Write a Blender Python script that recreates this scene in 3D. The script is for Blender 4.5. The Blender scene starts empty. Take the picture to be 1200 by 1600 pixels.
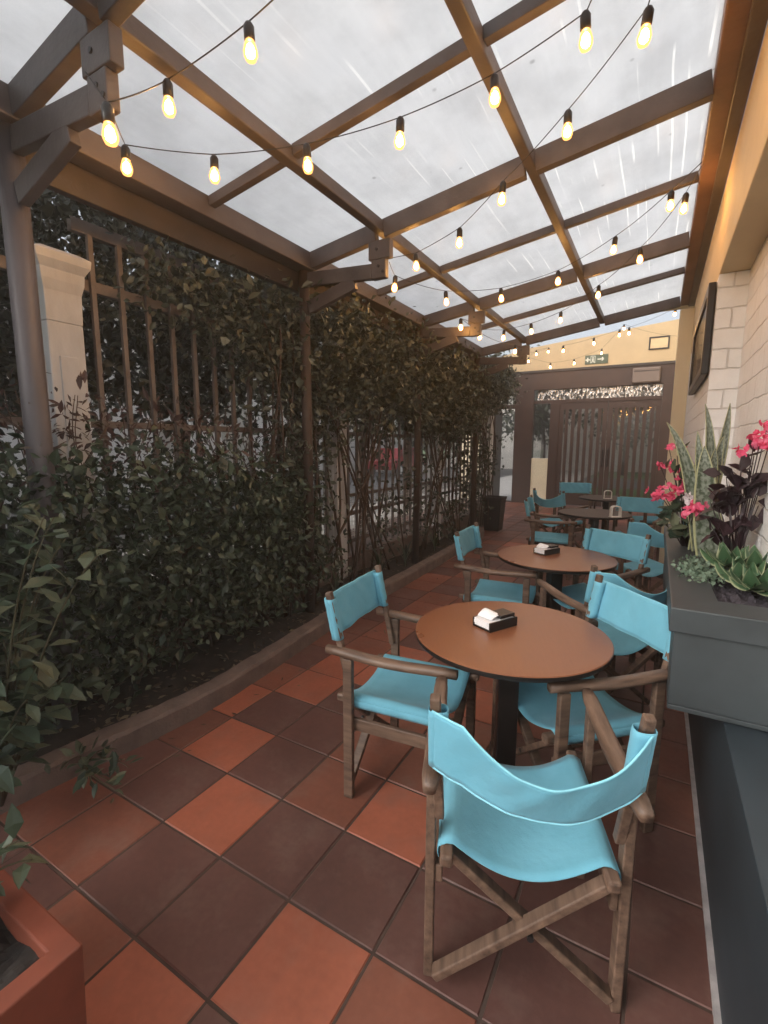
import bpy, bmesh, math, random
from mathutils import Vector, Matrix
from mathutils.noise import noise as mnoise
R = math.radians
random.seed(7)
S = bpy.context.scene
COL = S.collection

# ------------------------------------------------------------------ camera
CAM_H = 1.5
def cam_axes(vx=1029., f=738., pitch=8.1, roll=0.2):
    p = R(pitch); yaw = math.atan((vx-600)/f*math.cos(p))
    F = Vector((-math.sin(yaw)*math.cos(p), math.cos(yaw)*math.cos(p), -math.sin(p)))
    Rt = F.cross(Vector((0, 0, 1))).normalized(); U = Rt.cross(F)
    r = R(roll)
    return F, Rt*math.cos(r)+U*math.sin(r), U*math.cos(r)-Rt*math.sin(r), f
CF, CR, CU, FPX = cam_axes()
cd = bpy.data.cameras.new('camera'); cam = bpy.data.objects.new('camera', cd); COL.objects.link(cam)
cam.matrix_world = Matrix(((CR.x, CU.x, -CF.x, 0), (CR.y, CU.y, -CF.y, 0), (CR.z, CU.z, -CF.z, CAM_H), (0, 0, 0, 1)))
cd.sensor_fit = 'HORIZONTAL'; cd.sensor_width = 36; cd.lens = 36*FPX/1200
cd.clip_start = .02; cd.clip_end = 500
S.camera = cam
def sight(x, y): return CF + CR*((x-600)/FPX) + CU*((800-y)/FPX)       # measured sight lines of the survey
def on_z(x, y, z): d = sight(x, y); return Vector((0, 0, CAM_H)) + d*((z-CAM_H)/d.z)
def on_y(x, y, Y): d = sight(x, y); return Vector((0, 0, CAM_H)) + d*(Y/d.y)
def on_x(x, y, X): d = sight(x, y); return Vector((0, 0, CAM_H)) + d*(X/d.x)

# ------------------------------------------------------------------ sky, sun, exposure
SUN_EL, SUN_ROT = R(31), R(214)
w = bpy.data.worlds.new('World'); S.world = w; w.use_nodes = True
nt = w.node_tree; bg = nt.nodes['Background']
sky = nt.nodes.new('ShaderNodeTexSky'); sky.sky_type = 'NISHITA'; sky.sun_disc = False
sky.sun_elevation = SUN_EL; sky.sun_rotation = SUN_ROT; sky.dust_density = 4; sky.air_density = 1
hs = nt.nodes.new('ShaderNodeHueSaturation'); hs.inputs['Saturation'].default_value = .40
nt.links.new(sky.outputs[0], hs.inputs['Color']); nt.links.new(hs.outputs[0], bg.inputs['Color'])
bg.inputs['Strength'].default_value = .13
sl = bpy.data.lights.new('sun', 'SUN'); sl.energy = .5; sl.angle = R(40); sl.color = (1, .96, .9)
so = bpy.data.objects.new('sun', sl); COL.objects.link(so)
sd = Vector((math.sin(SUN_ROT)*math.cos(SUN_EL), math.cos(SUN_ROT)*math.cos(SUN_EL), math.sin(SUN_EL)))
so.rotation_euler = sd.to_track_quat('Z', 'Y').to_euler(); so.location = (-6, 2, 9)
S.view_settings.view_transform = 'Standard'; S.view_settings.look = 'None'
S.view_settings.exposure = .95; S.view_settings.gamma = 1
S.render.engine = 'CYCLES'
S.cycles.use_denoising = True
S.cycles.max_bounces = 10; S.cycles.diffuse_bounces = 5; S.cycles.transparent_max_bounces = 16
S.cycles.transmission_bounces = 8; S.cycles.sample_clamp_indirect = 6
S.cycles.caustics_reflective = False; S.cycles.caustics_refractive = False

# ------------------------------------------------------------------ materials
def lin(r, g, b):
    f = lambda c: (c/255/12.92) if c/255 <= .04045 else ((c/255+.055)/1.055)**2.4
    return (f(r), f(g), f(b), 1)
class NT:
    def __init__(s, name):
        s.m = bpy.data.materials.new(name); s.m.use_nodes = True; s.t = s.m.node_tree
        s.b = s.t.nodes['Principled BSDF']; s.out = s.t.nodes['Material Output']; s._co = None
    def n(s, kind, **kw):
        x = s.t.nodes.new('ShaderNode'+kind)
        for k, v in kw.items():
            if k in x.inputs: x.inputs[k].default_value = v
            else: setattr(x, k, v)
        return x
    def l(s, a, b): s.t.links.new(a, b)
    def co(s, scale=(1, 1, 1), rot=(0, 0, 0)):
        c = s.n('TexCoord'); m = s.n('Mapping'); m.inputs['Scale'].default_value = scale; m.inputs['Rotation'].default_value = rot
        s.l(c.outputs['Object'], m.inputs['Vector']); return m.outputs[0]
    def noise(s, vec, scale, detail=4, rough=.55):
        x = s.n('TexNoise'); x.inputs['Scale'].default_value = scale; x.inputs['Detail'].default_value = detail; x.inputs['Roughness'].default_value = rough
        s.l(vec, x.inputs['Vector']); return x.outputs['Fac']
    def ramp(s, fac, *stops):
        x = s.n('ValToRGB'); e = x.color_ramp.elements
        while len(e) < len(stops): e.new(.5)
        for k, (p, c) in zip(e, stops): k.position = p; k.color = c if len(c) == 4 else (*c, 1)
        s.l(fac, x.inputs[0]); return x.outputs[0]
    def mix(s, fac, a, b, blend='MIX'):
        x = s.n('MixRGB'); x.blend_type = blend
        for k, v in (('Fac', fac), ('Color1', a), ('Color2', b)):
            if hasattr(v, 'is_linked'): s.l(v, x.inputs[k])
            else: x.inputs[k].default_value = v
        return x.outputs[0]
    def bump(s, h, strength=.3, dist=.01, nrm=None):
        x = s.n('Bump'); x.inputs['Strength'].default_value = strength; x.inputs['Distance'].default_value = dist
        s.l(h, x.inputs['Height'])
        if nrm: s.l(nrm, x.inputs['Normal'])
        s.l(x.outputs[0], s.b.inputs['Normal']); return x.outputs[0]
    def set(s, **kw):
        for k, v in kw.items():
            k = k.replace('_', ' ')
            if hasattr(v, 'is_linked'): s.l(v, s.b.inputs[k])
            else: s.b.inputs[k].default_value = v
        return s
def g4(v): return (v, v, v, 1)

def simple(name, col, rough=.5, var=.25, scale=6, bump=.15, metal=0, spec=.5, bscale=60, stretch=(1, 1, 1)):
    k = NT(name); co = k.co(stretch)
    n = k.noise(co, scale, 6)
    dark = tuple(c*(1-var) for c in col[:3]); light = tuple(min(1, c*(1+var)) for c in col[:3])
    c = k.ramp(n, (.3, dark), (.7, light))
    k.set(Base_Color=c, Roughness=rough, Metallic=metal); k.b.inputs['Specular IOR Level'].default_value = spec
    if bump: k.bump(k.noise(co, bscale, 4), bump, .004)
    return k.m
M = {}
M['steel_paint'] = simple('grey_brown_painted_timber', lin(82, 76, 77), .5, .3, 5, .45, bscale=50, stretch=(1, .5, 1))
M['beam_dark'] = simple('dark_painted_timber', lin(56, 49, 46), .55, .3, 4, .4, bscale=40)
M['post'] = simple('grey_painted_post', lin(86, 82, 86), .42, .15, 4, .15, stretch=(3, 3, .5))
M['rust_post'] = simple('brown_timber_post', lin(66, 54, 47), .7, .35, 8, .4, stretch=(3, 3, .4))
M['fence_iron'] = simple('fence_iron', lin(104, 96, 92), .5, .25, 9, .2)
M['stone'] = simple('weathered_pillar_stone', lin(192, 194, 197), .75, .2, 5, .5, bscale=25, stretch=(1, 1, .4))
M['kerb'] = simple('kerb_concrete', lin(112, 98, 92), .85, .28, 7, .8, bscale=70)
M['soil'] = simple('dark_soil', lin(44, 38, 34), .95, .5, 14, 1, bscale=35)
M['soil_blue'] = simple('potting_soil', lin(62, 58, 66), .95, .6, 60, 1, bscale=90)
M['teal'] = simple('slate_teal_paint', lin(55, 61, 64), .5, .26, 4, .12, bscale=18)
M['teal_dark'] = simple('dark_teal_paint', lin(46, 56, 63), .55, .3, 3.5, .15, bscale=14, stretch=(1, .6, 1))
M['grout'] = simple('grout', lin(78, 62, 54), .9, .2, 20, .3)
M['caulk'] = simple('pale_caulk', lin(170, 165, 165), .7, .25, 15, .3)
M['cream'] = simple('cream_plaster', lin(214, 196, 160), .7, .06, 4, .2, bscale=30)
M['white_wall'] = simple('warm_white_plaster', lin(228, 216, 188), .75, .05, 3, .2, bscale=30)
M['gable_cream'] = simple('cream_gable_plaster', lin(196, 174, 138), .75, .06, 3, .2, bscale=30)
M['wall_beam_flared'] = simple('flare_tinted_beam', lin(112, 84, 70), .5, .22, 4, .35, bscale=40)  # lighter reddish brown: warm lens flare over the beam put into its colour
M['gate_dark'] = simple('dark_brown_steel', lin(62, 42, 33), .45, .18, 4, .15)
M['black'] = simple('black_metal', lin(30, 28, 28), .38, .2, 8, .1)
M['bin'] = simple('black_plastic', lin(34, 31, 32), .45, .2, 5, .1)
M['paper'] = simple('white_paper', lin(238, 238, 240), .8, .03, 30, .2)
M['white_plastic'] = simple('white_plastic', lin(235, 232, 226), .35, .03, 5, 0)
M['terracotta_pot'] = simple('painted_terracotta', lin(130, 68, 49), .6, .22, 5, .25, bscale=30)
M['asphalt'] = simple('asphalt', lin(96, 94, 92), .9, .2, 8, .6)
M['pavement'] = simple('pavement_concrete', lin(176, 172, 166), .85, .12, 3, .3)
M['grass'] = simple('grass_ground', lin(74, 100, 46), .9, .4, 20, .6)
M['far_wall'] = simple('pale_street_wall', lin(206, 202, 196), .8, .08, 2, .2)
M['bark'] = simple('bark', lin(74, 60, 50), .85, .4, 10, 1, bscale=30, stretch=(3, 3, .6))
M['stem'] = simple('green_brown_stem', lin(70, 66, 44), .7, .3, 10, .3)
M['cable'] = simple('black_cable', lin(26, 24, 24), .5, .1, 8, 0)
M['frame_black'] = simple('black_picture_frame', lin(34, 28, 26), .35, .2, 8, .1)
M['box_grey'] = simple('grey_plastic_box', lin(118, 104, 96), .5, .05, 5, 0)
M['red_car'] = simple('red_car_paint', lin(150, 24, 26), .2, .05, 2, 0)
M['tyre'] = simple('tyre_rubber', lin(28, 28, 28), .8, .1, 8, .2)

def wood(name, a, b, rough=.55, axis=(1, 1, 1)):
    k = NT(name); co = k.co((14, 2.0, 14)); n = k.noise(co, 2.6, 6, .6)
    co2 = k.co(); n2 = k.noise(co2, 5, 3)
    c = k.ramp(n, (.28, a), (.5, tuple((x+y)/2 for x, y in zip(a, b))), (.75, b))
    c = k.mix(.45, c, k.ramp(n2, (.3, g4(.45)), (.7, g4(1.0))), 'MULTIPLY')
    k.set(Base_Color=c, Roughness=rough); k.bump(n, .35, .002); return k.m
M['chair_wood'] = wood('weathered_chair_wood', lin(68, 52, 44), lin(140, 114, 96), .48)
M['table_black'] = simple('table_black_edge', lin(30, 26, 24), .35, .2, 8, .05)

def table_top():
    k = NT('brown_laminate'); co = k.co((1, 1, 1))
    n = k.noise(co, 3, 5); f = k.noise(k.co((40, 4, 4)), 3, 5)
    c = k.mix(f, lin(120, 74, 48), lin(136, 86, 58)); c = k.mix(.35, c, k.ramp(n, (.3, g4(.75)), (.7, g4(1))), 'MULTIPLY')
    k.set(Base_Color=c, Roughness=k.ramp(n, (.2, g4(.24)), (.8, g4(.36))))
    k.bump(k.noise(co, 140, 2), .04, .001); return k.m
M['table_top'] = table_top()

M['table_dark'] = simple('dark_laminate', lin(58, 40, 34), .5, .2, 5, .1)  # darker top colour for the two far tables, seen at a grazing angle
def canvas():
    k = NT('turquoise_canvas'); co = k.co()
    n = k.noise(co, 9, 5); wv = k.noise(k.co((1, 1, 1)), 420, 2)
    c = k.ramp(n, (.25, (.18, .52, .68)), (.75, (.225, .59, .76)))
    k.set(Base_Color=c, Roughness=.82); k.b.inputs['Specular IOR Level'].default_value = .2
    k.b.inputs['Sheen Weight'].default_value = .15
    cr = k.noise(k.co((1, 1, 1), (.5, .3, .8)), 11, 4, .6); b0 = k.bump(cr, .45, .012); k.bump(wv, .35, .0012, b0)
    fd = k.noise(k.co(), 2.2, 4); c = k.mix(.5, c, k.ramp(fd, (.3, g4(.74)), (.7, g4(1))), 'MULTIPLY'); k.set(Base_Color=c)
    tr = k.n('BsdfTranslucent'); k.l(c, tr.inputs['Color']); mx = k.n('MixShader'); mx.inputs[0].default_value = .22
    k.l(k.b.outputs[0], mx.inputs[1]); k.l(tr.outputs[0], mx.inputs[2]); k.l(mx.outputs[0], k.out.inputs[0])
    return k.m
M['canvas'] = canvas()

M['canvas_hem'] = simple('pale_canvas_hem', (.26, .64, .78), .85, .1, 20, .2)
def tile(name, a, b):
    k = NT(name); co = k.co(); n = k.noise(co, 2.4, 6, .6); f = k.noise(co, 40, 3)
    geo = k.n('NewGeometry')
    c = k.mix(n, a, b)
    c = k.mix(geo.outputs['Random Per Island'], c, k.mix(.16, c, g4(.02)))
    big = k.noise(co, 1.3, 5, .65); sc = k.noise(k.co((1, 1, 1)), 5, 7, .62)
    c = k.mix(.8, c, k.ramp(big, (.32, g4(.52)), (.64, g4(1))), 'MULTIPLY')
    c = k.mix(k.ramp(sc, (.50, g4(0)), (.78, g4(.5))), c, lin(128, 106, 96))
    c = k.mix(.35, c, k.ramp(f, (.3, g4(.65)), (.7, g4(1))), 'MULTIPLY')
    k.set(Base_Color=c, Roughness=k.ramp(n, (.2, g4(.42)), (.8, g4(.66))))
    k.bump(k.noise(co, 22, 4), .22, .004); return k.m
M['tile_bright'] = tile('tile_bright_terracotta', lin(184, 104, 77), lin(196, 117, 90))
M['tile_mid'] = tile('tile_terracotta', lin(144, 86, 67), lin(158, 98, 77))
M['tile_brown'] = tile('tile_brown', lin(124, 78, 64), lin(138, 90, 75))
M['tile_dark'] = tile('tile_dark_maroon', lin(110, 74, 66), lin(124, 84, 75))

def brick():
    k = NT('white_painted_brick'); tc = k.n('TexCoord'); sp = k.n('SeparateXYZ'); k.l(tc.outputs['Object'], sp.inputs[0])
    ad = k.n('Math', operation='ADD'); k.l(sp.outputs['X'], ad.inputs[0]); k.l(sp.outputs['Y'], ad.inputs[1])
    cb = k.n('CombineXYZ'); k.l(ad.outputs[0], cb.inputs['X']); k.l(sp.outputs['Z'], cb.inputs['Y'])
    wob = k.n('TexNoise'); wob.inputs['Scale'].default_value = 5; k.l(tc.outputs['Object'], wob.inputs['Vector'])
    vm = k.n('VectorMath', operation='SCALE'); vm.inputs['Scale'].default_value = .025; k.l(wob.outputs['Color'], vm.inputs[0])
    va = k.n('VectorMath', operation='ADD'); k.l(cb.outputs[0], va.inputs[0]); k.l(vm.outputs[0], va.inputs[1])
    bt = k.n('TexBrick'); bt.inputs['Scale'].default_value = 1; bt.inputs['Brick Width'].default_value = .3; bt.inputs['Row Height'].default_value = .125
    bt.inputs['Mortar Size'].default_value = .006; bt.inputs['Mortar Smooth'].default_value = .6
    bt.inputs['Color1'].default_value = lin(250, 251, 252); bt.inputs['Color2'].default_value = lin(245, 246, 246); bt.inputs['Mortar'].default_value = lin(232, 231, 229)
    k.l(va.outputs[0], bt.inputs['Vector'])
    n = k.noise(tc.outputs['Object'], 14, 5)
    c = k.mix(.3, bt.outputs['Color'], k.ramp(n, (.3, g4(.8)), (.65, g4(1))), 'MULTIPLY')
    k.set(Base_Color=c, Roughness=.55)
    inv = k.n('Math', operation='SUBTRACT'); inv.inputs[0].default_value = 1; k.l(bt.outputs['Fac'], inv.inputs[1])
    b1 = k.n('Bump'); b1.inputs['Strength'].default_value = .8; b1.inputs['Distance'].default_value = .012; k.l(inv.outputs[0], b1.inputs['Height'])
    k.bump(n, .5, .012, b1.outputs[0]); return k.m
M['brick'] = brick()

def roof_sheet():
    k = NT('translucent_roof_sheet'); co = k.co()
    dirt = k.noise(co, 1.6, 6, .6); fine = k.noise(k.co((8, .8, 1)), 3, 5)
    tint = k.mix(dirt, lin(228, 229, 230), lin(236, 236, 235))
    spk = k.n('TexVoronoi'); spk.inputs['Scale'].default_value = 5; k.l(k.co((1, 1, 0)), spk.inputs['Vector'])
    tint = k.mix(.5, tint, k.ramp(spk.outputs['Distance'], (.03, g4(.35)), (.075, g4(1))), 'MULTIPLY')
    edge = k.noise(k.co((.9, .9, 0)), 2.3, 7, .7); tint = k.mix(.3, tint, k.ramp(edge, (.36, g4(.62)), (.56, g4(1))), 'MULTIPLY')
    tint = k.mix(.3, tint, k.ramp(fine, (.3, g4(.8)), (.7, g4(1))), 'MULTIPLY')
    # long pale wash streaks running down the sheet
    msk = k.noise(k.co((1.3, .9, 1)), 1.4, 2)
    def mth(op, a_, b_=None):
        x = k.n('Math', operation=op)
        for i_, v_ in enumerate((a_, b_)):
            if v_ is None: continue
            if hasattr(v_, 'is_linked'): k.l(v_, x.inputs[i_])
            else: x.inputs[i_].default_value = v_
        return x.outputs[0]
    s0 = k.n('SeparateXYZ'); k.l(co, s0.inputs[0])
    wob = k.noise(k.co((.4, 1.0, 0)), 1.6, 1)
    xp = mth('ADD', mth('MULTIPLY', s0.outputs['X'], 15.0), mth('MULTIPLY', wob, .4)); ce = mth('FLOOR', xp); fr = mth('FRACT', xp)
    wn = k.n('TexWhiteNoise'); wn.noise_dimensions = '1D'; k.l(ce, wn.inputs['W'])
    ln = k.n('TexNoise'); ln.noise_dimensions = '2D'; ln.inputs['Scale'].default_value = 1; ln.inputs['Detail'].default_value = 1
    cv = k.n('CombineXYZ'); k.l(mth('MULTIPLY', s0.outputs['Y'], 1.7), cv.inputs['X']); k.l(mth('MULTIPLY', wn.outputs['Value'], 97.0), cv.inputs['Y']); k.l(cv.outputs[0], ln.inputs['Vector'])
    on = k.ramp(ln.outputs['Fac'], (.535, g4(0)), (.66, g4(1)))
    off_ = mth('ABSOLUTE', mth('SUBTRACT', fr, mth('ADD', .3, mth('MULTIPLY', wn.outputs['Value'], .4))))
    ww = mth('ADD', .045, mth('MULTIPLY', wn.outputs['Value'], .08))
    s1 = k.mix(1, on, k.ramp(mth('DIVIDE', off_, ww), (.6, g4(1)), (1, g4(0))), 'MULTIPLY')
    m1 = k.ramp(msk, (.40, g4(0)), (.52, g4(1)))
    sx = k.n('SeparateXYZ'); k.l(co, sx.inputs[0]); mr = k.n('MapRange'); mr.inputs['From Min'].default_value = .5; mr.inputs['From Max'].default_value = 1.5
    k.l(sx.outputs['X'], mr.inputs['Value'])
    streak = k.mix(1, k.mix(1, s1, m1, 'MULTIPLY'), mr.outputs[0], 'MULTIPLY')
    tint = k.mix(streak, tint, (1, .995, .97, 1))
    tl = k.n('BsdfTranslucent'); k.l(tint, tl.inputs['Color'])
    tp = k.n('BsdfTransparent'); tp.inputs['Color'].default_value = (.96, .97, .97, 1)
    fac = k.ramp(streak, (0, g4(.10)), (1, g4(.06)))
    mx = k.n('MixShader'); k.l(fac, mx.inputs[0]); k.l(tl.outputs[0], mx.inputs[1]); k.l(tp.outputs[0], mx.inputs[2])
    gl = k.n('BsdfGlossy'); gl.inputs['Roughness'].default_value = .35
    m2 = k.n('MixShader'); m2.inputs[0].default_value = .01; k.l(mx.outputs[0], m2.inputs[1]); k.l(gl.outputs[0], m2.inputs[2])
    k.l(m2.outputs[0], k.out.inputs[0]); return k.m
M['roof'] = roof_sheet()

def glass(name, tint=(.85, .87, .87), rough=.02, refl=.12):
    k = NT(name); tp = k.n('BsdfTransparent'); tp.inputs['Color'].default_value = (*tint, 1)
    gl = k.n('BsdfGlossy'); gl.inputs['Roughness'].default_value = rough
    mx = k.n('MixShader'); mx.inputs[0].default_value = refl
    k.l(tp.outputs[0], mx.inputs[1]); k.l(gl.outputs[0], mx.inputs[2]); k.l(mx.outputs[0], k.out.inputs[0]); return k.m
M['glass'] = glass('gate_glass', (.66, .64, .62), .03, .04)
M['clear'] = glass('pale_glass', (.72, .72, .72), .03, .14)
def bulb_glass():
    k = NT('glowing_bulb_glass'); tp = k.n('BsdfTransparent'); tp.inputs['Color'].default_value = (1, .82, .52, 1)
    e = k.n('Emission'); e.inputs['Color'].default_value = (1, .36, .10, 1); e.inputs['Strength'].default_value = 1.9
    mx = k.n('MixShader'); mx.inputs[0].default_value = .8; k.l(tp.outputs[0], mx.inputs[1]); k.l(e.outputs[0], mx.inputs[2]); k.l(mx.outputs[0], k.out.inputs[0]); return k.m
M['amber_glass'] = bulb_glass()
def rippled():
    k = NT('rippled_film'); n = k.noise(k.co((1, 1, .45)), 22, 4); f = k.ramp(n, (.46, g4(0)), (.58, g4(1)))
    tl = k.n('BsdfTranslucent'); tl.inputs['Color'].default_value = (.5, .46, .42, 1)
    gl = k.n('BsdfGlossy'); gl.inputs['Roughness'].default_value = .25; gl.inputs['Color'].default_value = (.5, .47, .44, 1)
    mx = k.n('MixShader'); k.l(f, mx.inputs[0]); k.l(gl.outputs[0], mx.inputs[1]); k.l(tl.outputs[0], mx.inputs[2])
    b = k.n('Bump'); b.inputs['Distance'].default_value = .03; k.l(n, b.inputs['Height']); k.l(b.outputs[0], gl.inputs['Normal'])
    k.l(mx.outputs[0], k.out.inputs[0]); return k.m
M['film'] = rippled()
def emit(name, col, st):
    k = NT(name); e = k.n('Emission'); e.inputs['Color'].default_value = (*col, 1); e.inputs['Strength'].default_value = st
    k.l(e.outputs[0], k.out.inputs[0]); return k.m
M['filament'] = emit('bulb_filament', (1, .58, .24), 480)

def leafmat(name, a, b, c=None, rough=.38, transl=.25, spec=.5):
    k = NT(name); geo = k.n('NewGeometry'); r = geo.outputs['Random Per Island']
    col = k.ramp(r, (0, a), (.6, b), (1, c or b))
    k.set(Base_Color=col, Roughness=rough); k.b.inputs['Specular IOR Level'].default_value = spec
    tr = k.n('BsdfTranslucent'); k.l(col, tr.inputs['Color']); mx = k.n('MixShader'); mx.inputs[0].default_value = transl
    k.l(k.b.outputs[0], mx.inputs[1]); k.l(tr.outputs[0], mx.inputs[2]); k.l(mx.outputs[0], k.out.inputs[0]); return k.m
M['leaf_dark'] = leafmat('dark_glossy_leaf', (.024, .040, .024), (.056, .080, .048), (.13, .165, .11), .30)  # palest tone lightened to stand in for glints on the hedge
M['leaf_vine'] = leafmat('vine_leaf', (.028, .042, .028), (.064, .080, .056), (.17, .185, .145), .32)  # lightest tone raised: grey highlights painted into the leaf colour
M['leaf_red'] = leafmat('reddish_young_leaf', (.06, .035, .03), (.10, .055, .05), (.08, .07, .045))
M['leaf_big'] = leafmat('broad_leaf', (.04, .07, .045), (.09, .12, .075), (.17, .18, .11))
M['leaf_tree'] = leafmat('tree_leaf', (.022, .028, .019), (.045, .054, .036), (.11, .12, .09))
M['leaf_street'] = leafmat('street_tree_leaf', (.03, .045, .02), (.06, .08, .035), (.11, .13, .06))
M['leaf_maroon'] = leafmat('maroon_begonia_leaf', (.022, .016, .02), (.045, .022, .028), (.06, .045, .05), .3)
M['leaf_grey'] = leafmat('grey_green_leaf', (.10, .16, .11), (.17, .25, .18), (.24, .33, .24), .5)
M['petal'] = leafmat('pink_petal', (.78, .09, .20), (.88, .16, .30), (.92, .32, .46), .55, .3, .3)
M['petal_white'] = leafmat('white_petal', (.75, .68, .72), (.85, .8, .82), None, .55, .3, .3)
def rim_leaf(name, mid, mid2, edge, band=None):
    k = NT(name); uv = k.n('UVMap'); sp = k.n('SeparateXYZ'); k.l(uv.outputs[0], sp.inputs[0])
    n = k.noise(k.co(), 30, 3)
    c = k.mix(n, mid, mid2)
    if band:
        wv = k.n('TexNoise'); wv.inputs['Scale'].default_value = 5; wv.inputs['Detail'].default_value = 4
        mp = k.n('Mapping'); mp.inputs['Scale'].default_value = (.5, 5, 1); k.l(uv.outputs[0], mp.inputs[0]); k.l(mp.outputs[0], wv.inputs['Vector'])
        c = k.mix(k.ramp(wv.outputs['Fac'], (.42, g4(0)), (.58, g4(1))), c, band)
    # u runs 0 at the midrib to 1 at the margin
    c = k.mix(k.ramp(sp.outputs['X'], (.80, g4(0)), (.90, g4(1))), c, edge)
    k.set(Base_Color=c, Roughness=.36); k.bump(n, .2, .004); return k.m
M['sansevieria'] = rim_leaf('banded_sword_leaf', (.05, .075, .045, 1), (.08, .10, .06, 1), (.40, .40, .22, 1), (.24, .27, .22, 1))
M['peperomia'] = rim_leaf('dark_rimmed_leaf', (.045, .105, .05, 1), (.075, .14, .07, 1), (.30, .33, .20, 1))

def sign_mat(name, col): return simple(name, col, .5, .04, 4, 0)
M['sign_green'] = sign_mat('exit_sign_green', lin(78, 92, 74)); M['sign_white'] = sign_mat('exit_sign_white', lin(225, 226, 214))
M['notice'] = simple('cream_notice_sheet', lin(214, 190, 150), .7, .06, 12, 0)
M['board'] = simple('picture_print', lin(150, 118, 92), .3, .45, 2.2, 0)

# ------------------------------------------------------------------ mesh helpers
class MB:
    def __init__(s): s.v = []; s.f = []; s.uv = None
    def add(s, vs, fs):
        o = len(s.v); s.v.extend([tuple(x) for x in vs]); s.f.extend([tuple(o+i for i in f) for f in fs]); return s
    def box(s, c, d, m=None):
        x, y, z = (k/2 for k in d)
        vs = [Vector((sx*x, sy*y, sz*z)) for sz in (-1, 1) for sy in (-1, 1) for sx in (-1, 1)]
        c = Vector(c)
        vs = [(m @ q if m else q)+c for q in vs]
        return s.add(vs, [(0, 2, 3, 1), (4, 5, 7, 6), (0, 1, 5, 4), (2, 6, 7, 3), (0, 4, 6, 2), (1, 3, 7, 5)])
    def span(s, a, b): a, b = Vector(a), Vector(b); return s.box((a+b)/2, [abs(q) for q in (b-a)])
    def bar(s, a, b, wd, th, up=(0, 0, 1)):
        a, b = Vector(a), Vector(b); d = (b-a); L = d.length; d.normalize(); up = Vector(up)
        sx = d.cross(up).normalized(); uz = sx.cross(d)
        return s.box((a+b)/2, (wd, L, th), Matrix((sx, d, uz)).transposed())
    def tube(s, pts, r, n=8, caps=True, r_end=None):
        pts = [Vector(p) for p in pts]; vs = []; fs = []; k = len(pts)
        prev = None
        for i, p in enumerate(pts):
            d = (pts[min(i+1, k-1)]-pts[max(i-1, 0)]).normalized()
            if prev is None:
                ref = Vector((0, 0, 1)) if abs(d.z) < .9 else Vector((1, 0, 0)); a = d.cross(ref).normalized()
            else: a = (prev-d*prev.dot(d)).normalized()
            prev = a; b = d.cross(a)
            rr = r if r_end is None else r+(r_end-r)*i/(k-1)
            vs += [p+a*(rr*math.cos(2*math.pi*j/n))+b*(rr*math.sin(2*math.pi*j/n)) for j in range(n)]
        for i in range(k-1):
            for j in range(n): fs.append((i*n+j, i*n+(j+1) % n, (i+1)*n+(j+1) % n, (i+1)*n+j))
        if caps: fs += [tuple(range(n-1, -1, -1)), tuple((k-1)*n+j for j in range(n))]
        return s.add(vs, fs)
    def lathe(s, prof, c=(0, 0, 0), n=32):
        c = Vector(c); vs = []; fs = []
        for r, z in prof: vs += [c+Vector((r*math.cos(2*math.pi*j/n), r*math.sin(2*math.pi*j/n), z)) for j in range(n)]
        for i in range(len(prof)-1):
            for j in range(n): fs.append((i*n+j, i*n+(j+1) % n, (i+1)*n+(j+1) % n, (i+1)*n+j))
        fs += [tuple(range(n-1, -1, -1)), tuple((len(prof)-1)*n+j for j in range(n))]
        return s.add(vs, fs)
    def grid(s, fn, nu, nv):
        vs = [fn(i/nu, j/nv) for j in range(nv+1) for i in range(nu+1)]; k = nu+1
        return s.add(vs, [(j*k+i, j*k+i+1, (j+1)*k+i+1, (j+1)*k+i) for j in range(nv) for i in range(nu)])
    def leaf(s, p, d, nrm, L, W, fold=.35, droop=.15):
        d = d.normalized(); sx = d.cross(nrm)
        if sx.length < 1e-4: sx = d.orthogonal()
        sx.normalize(); up = sx.cross(d)
        mid = p+d*(L*.45)+up*(-fold*W*.5); tip = p+d*L-up*(droop*L)
        l = p+d*(L*.42)-sx*(W/2); r = p+d*(L*.42)+sx*(W/2)
        l2 = p+d*(L*.74)-sx*(W*.33)-up*(droop*L*.4); r2 = p+d*(L*.74)+sx*(W*.33)-up*(droop*L*.4)
        return s.add([p, l, l2, tip, r2, r, mid], [(0, 6, 1), (1, 6, 3, 2), (0, 5, 6), (5, 4, 3, 6)])
    def build(s, name, mat, parent=None, smooth=False, bevel=0, solid=0, sub=0):
        me = bpy.data.meshes.new(name); me.from_pydata(s.v, [], s.f); me.update()
        mats = mat if isinstance(mat, list) else [mat]
        for m in mats: me.materials.append(M[m] if isinstance(m, str) else m)
        if smooth: me.polygons.foreach_set('use_smooth', [True]*len(me.polygons))
        o = bpy.data.objects.new(name, me); COL.objects.link(o)
        if parent: o.parent = parent
        if solid:
            q = o.modifiers.new('thickness', 'SOLIDIFY'); q.thickness = solid; q.offset = 0
        if bevel:
            q = o.modifiers.new('bevel', 'BEVEL'); q.width = bevel; q.segments = 2; q.limit_method = 'ANGLE'; q.angle_limit = R(40)
        if sub:
            q = o.modifiers.new('sub', 'SUBSURF'); q.levels = sub; q.render_levels = sub
        return o
def empty(name, loc=(0, 0, 0), rz=0):
    o = bpy.data.objects.new(name, None); COL.objects.link(o); o.location = loc; o.rotation_euler = (0, 0, rz); o.empty_display_size = .1; return o
def tag(o, label=None, cat=None, group=None, kind=None):
    if label: o['label'] = label
    if cat: o['category'] = cat
    if group: o['group'] = group
    if kind: o['kind'] = kind
    return o
def structure(o): o['kind'] = 'structure'; return o
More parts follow.
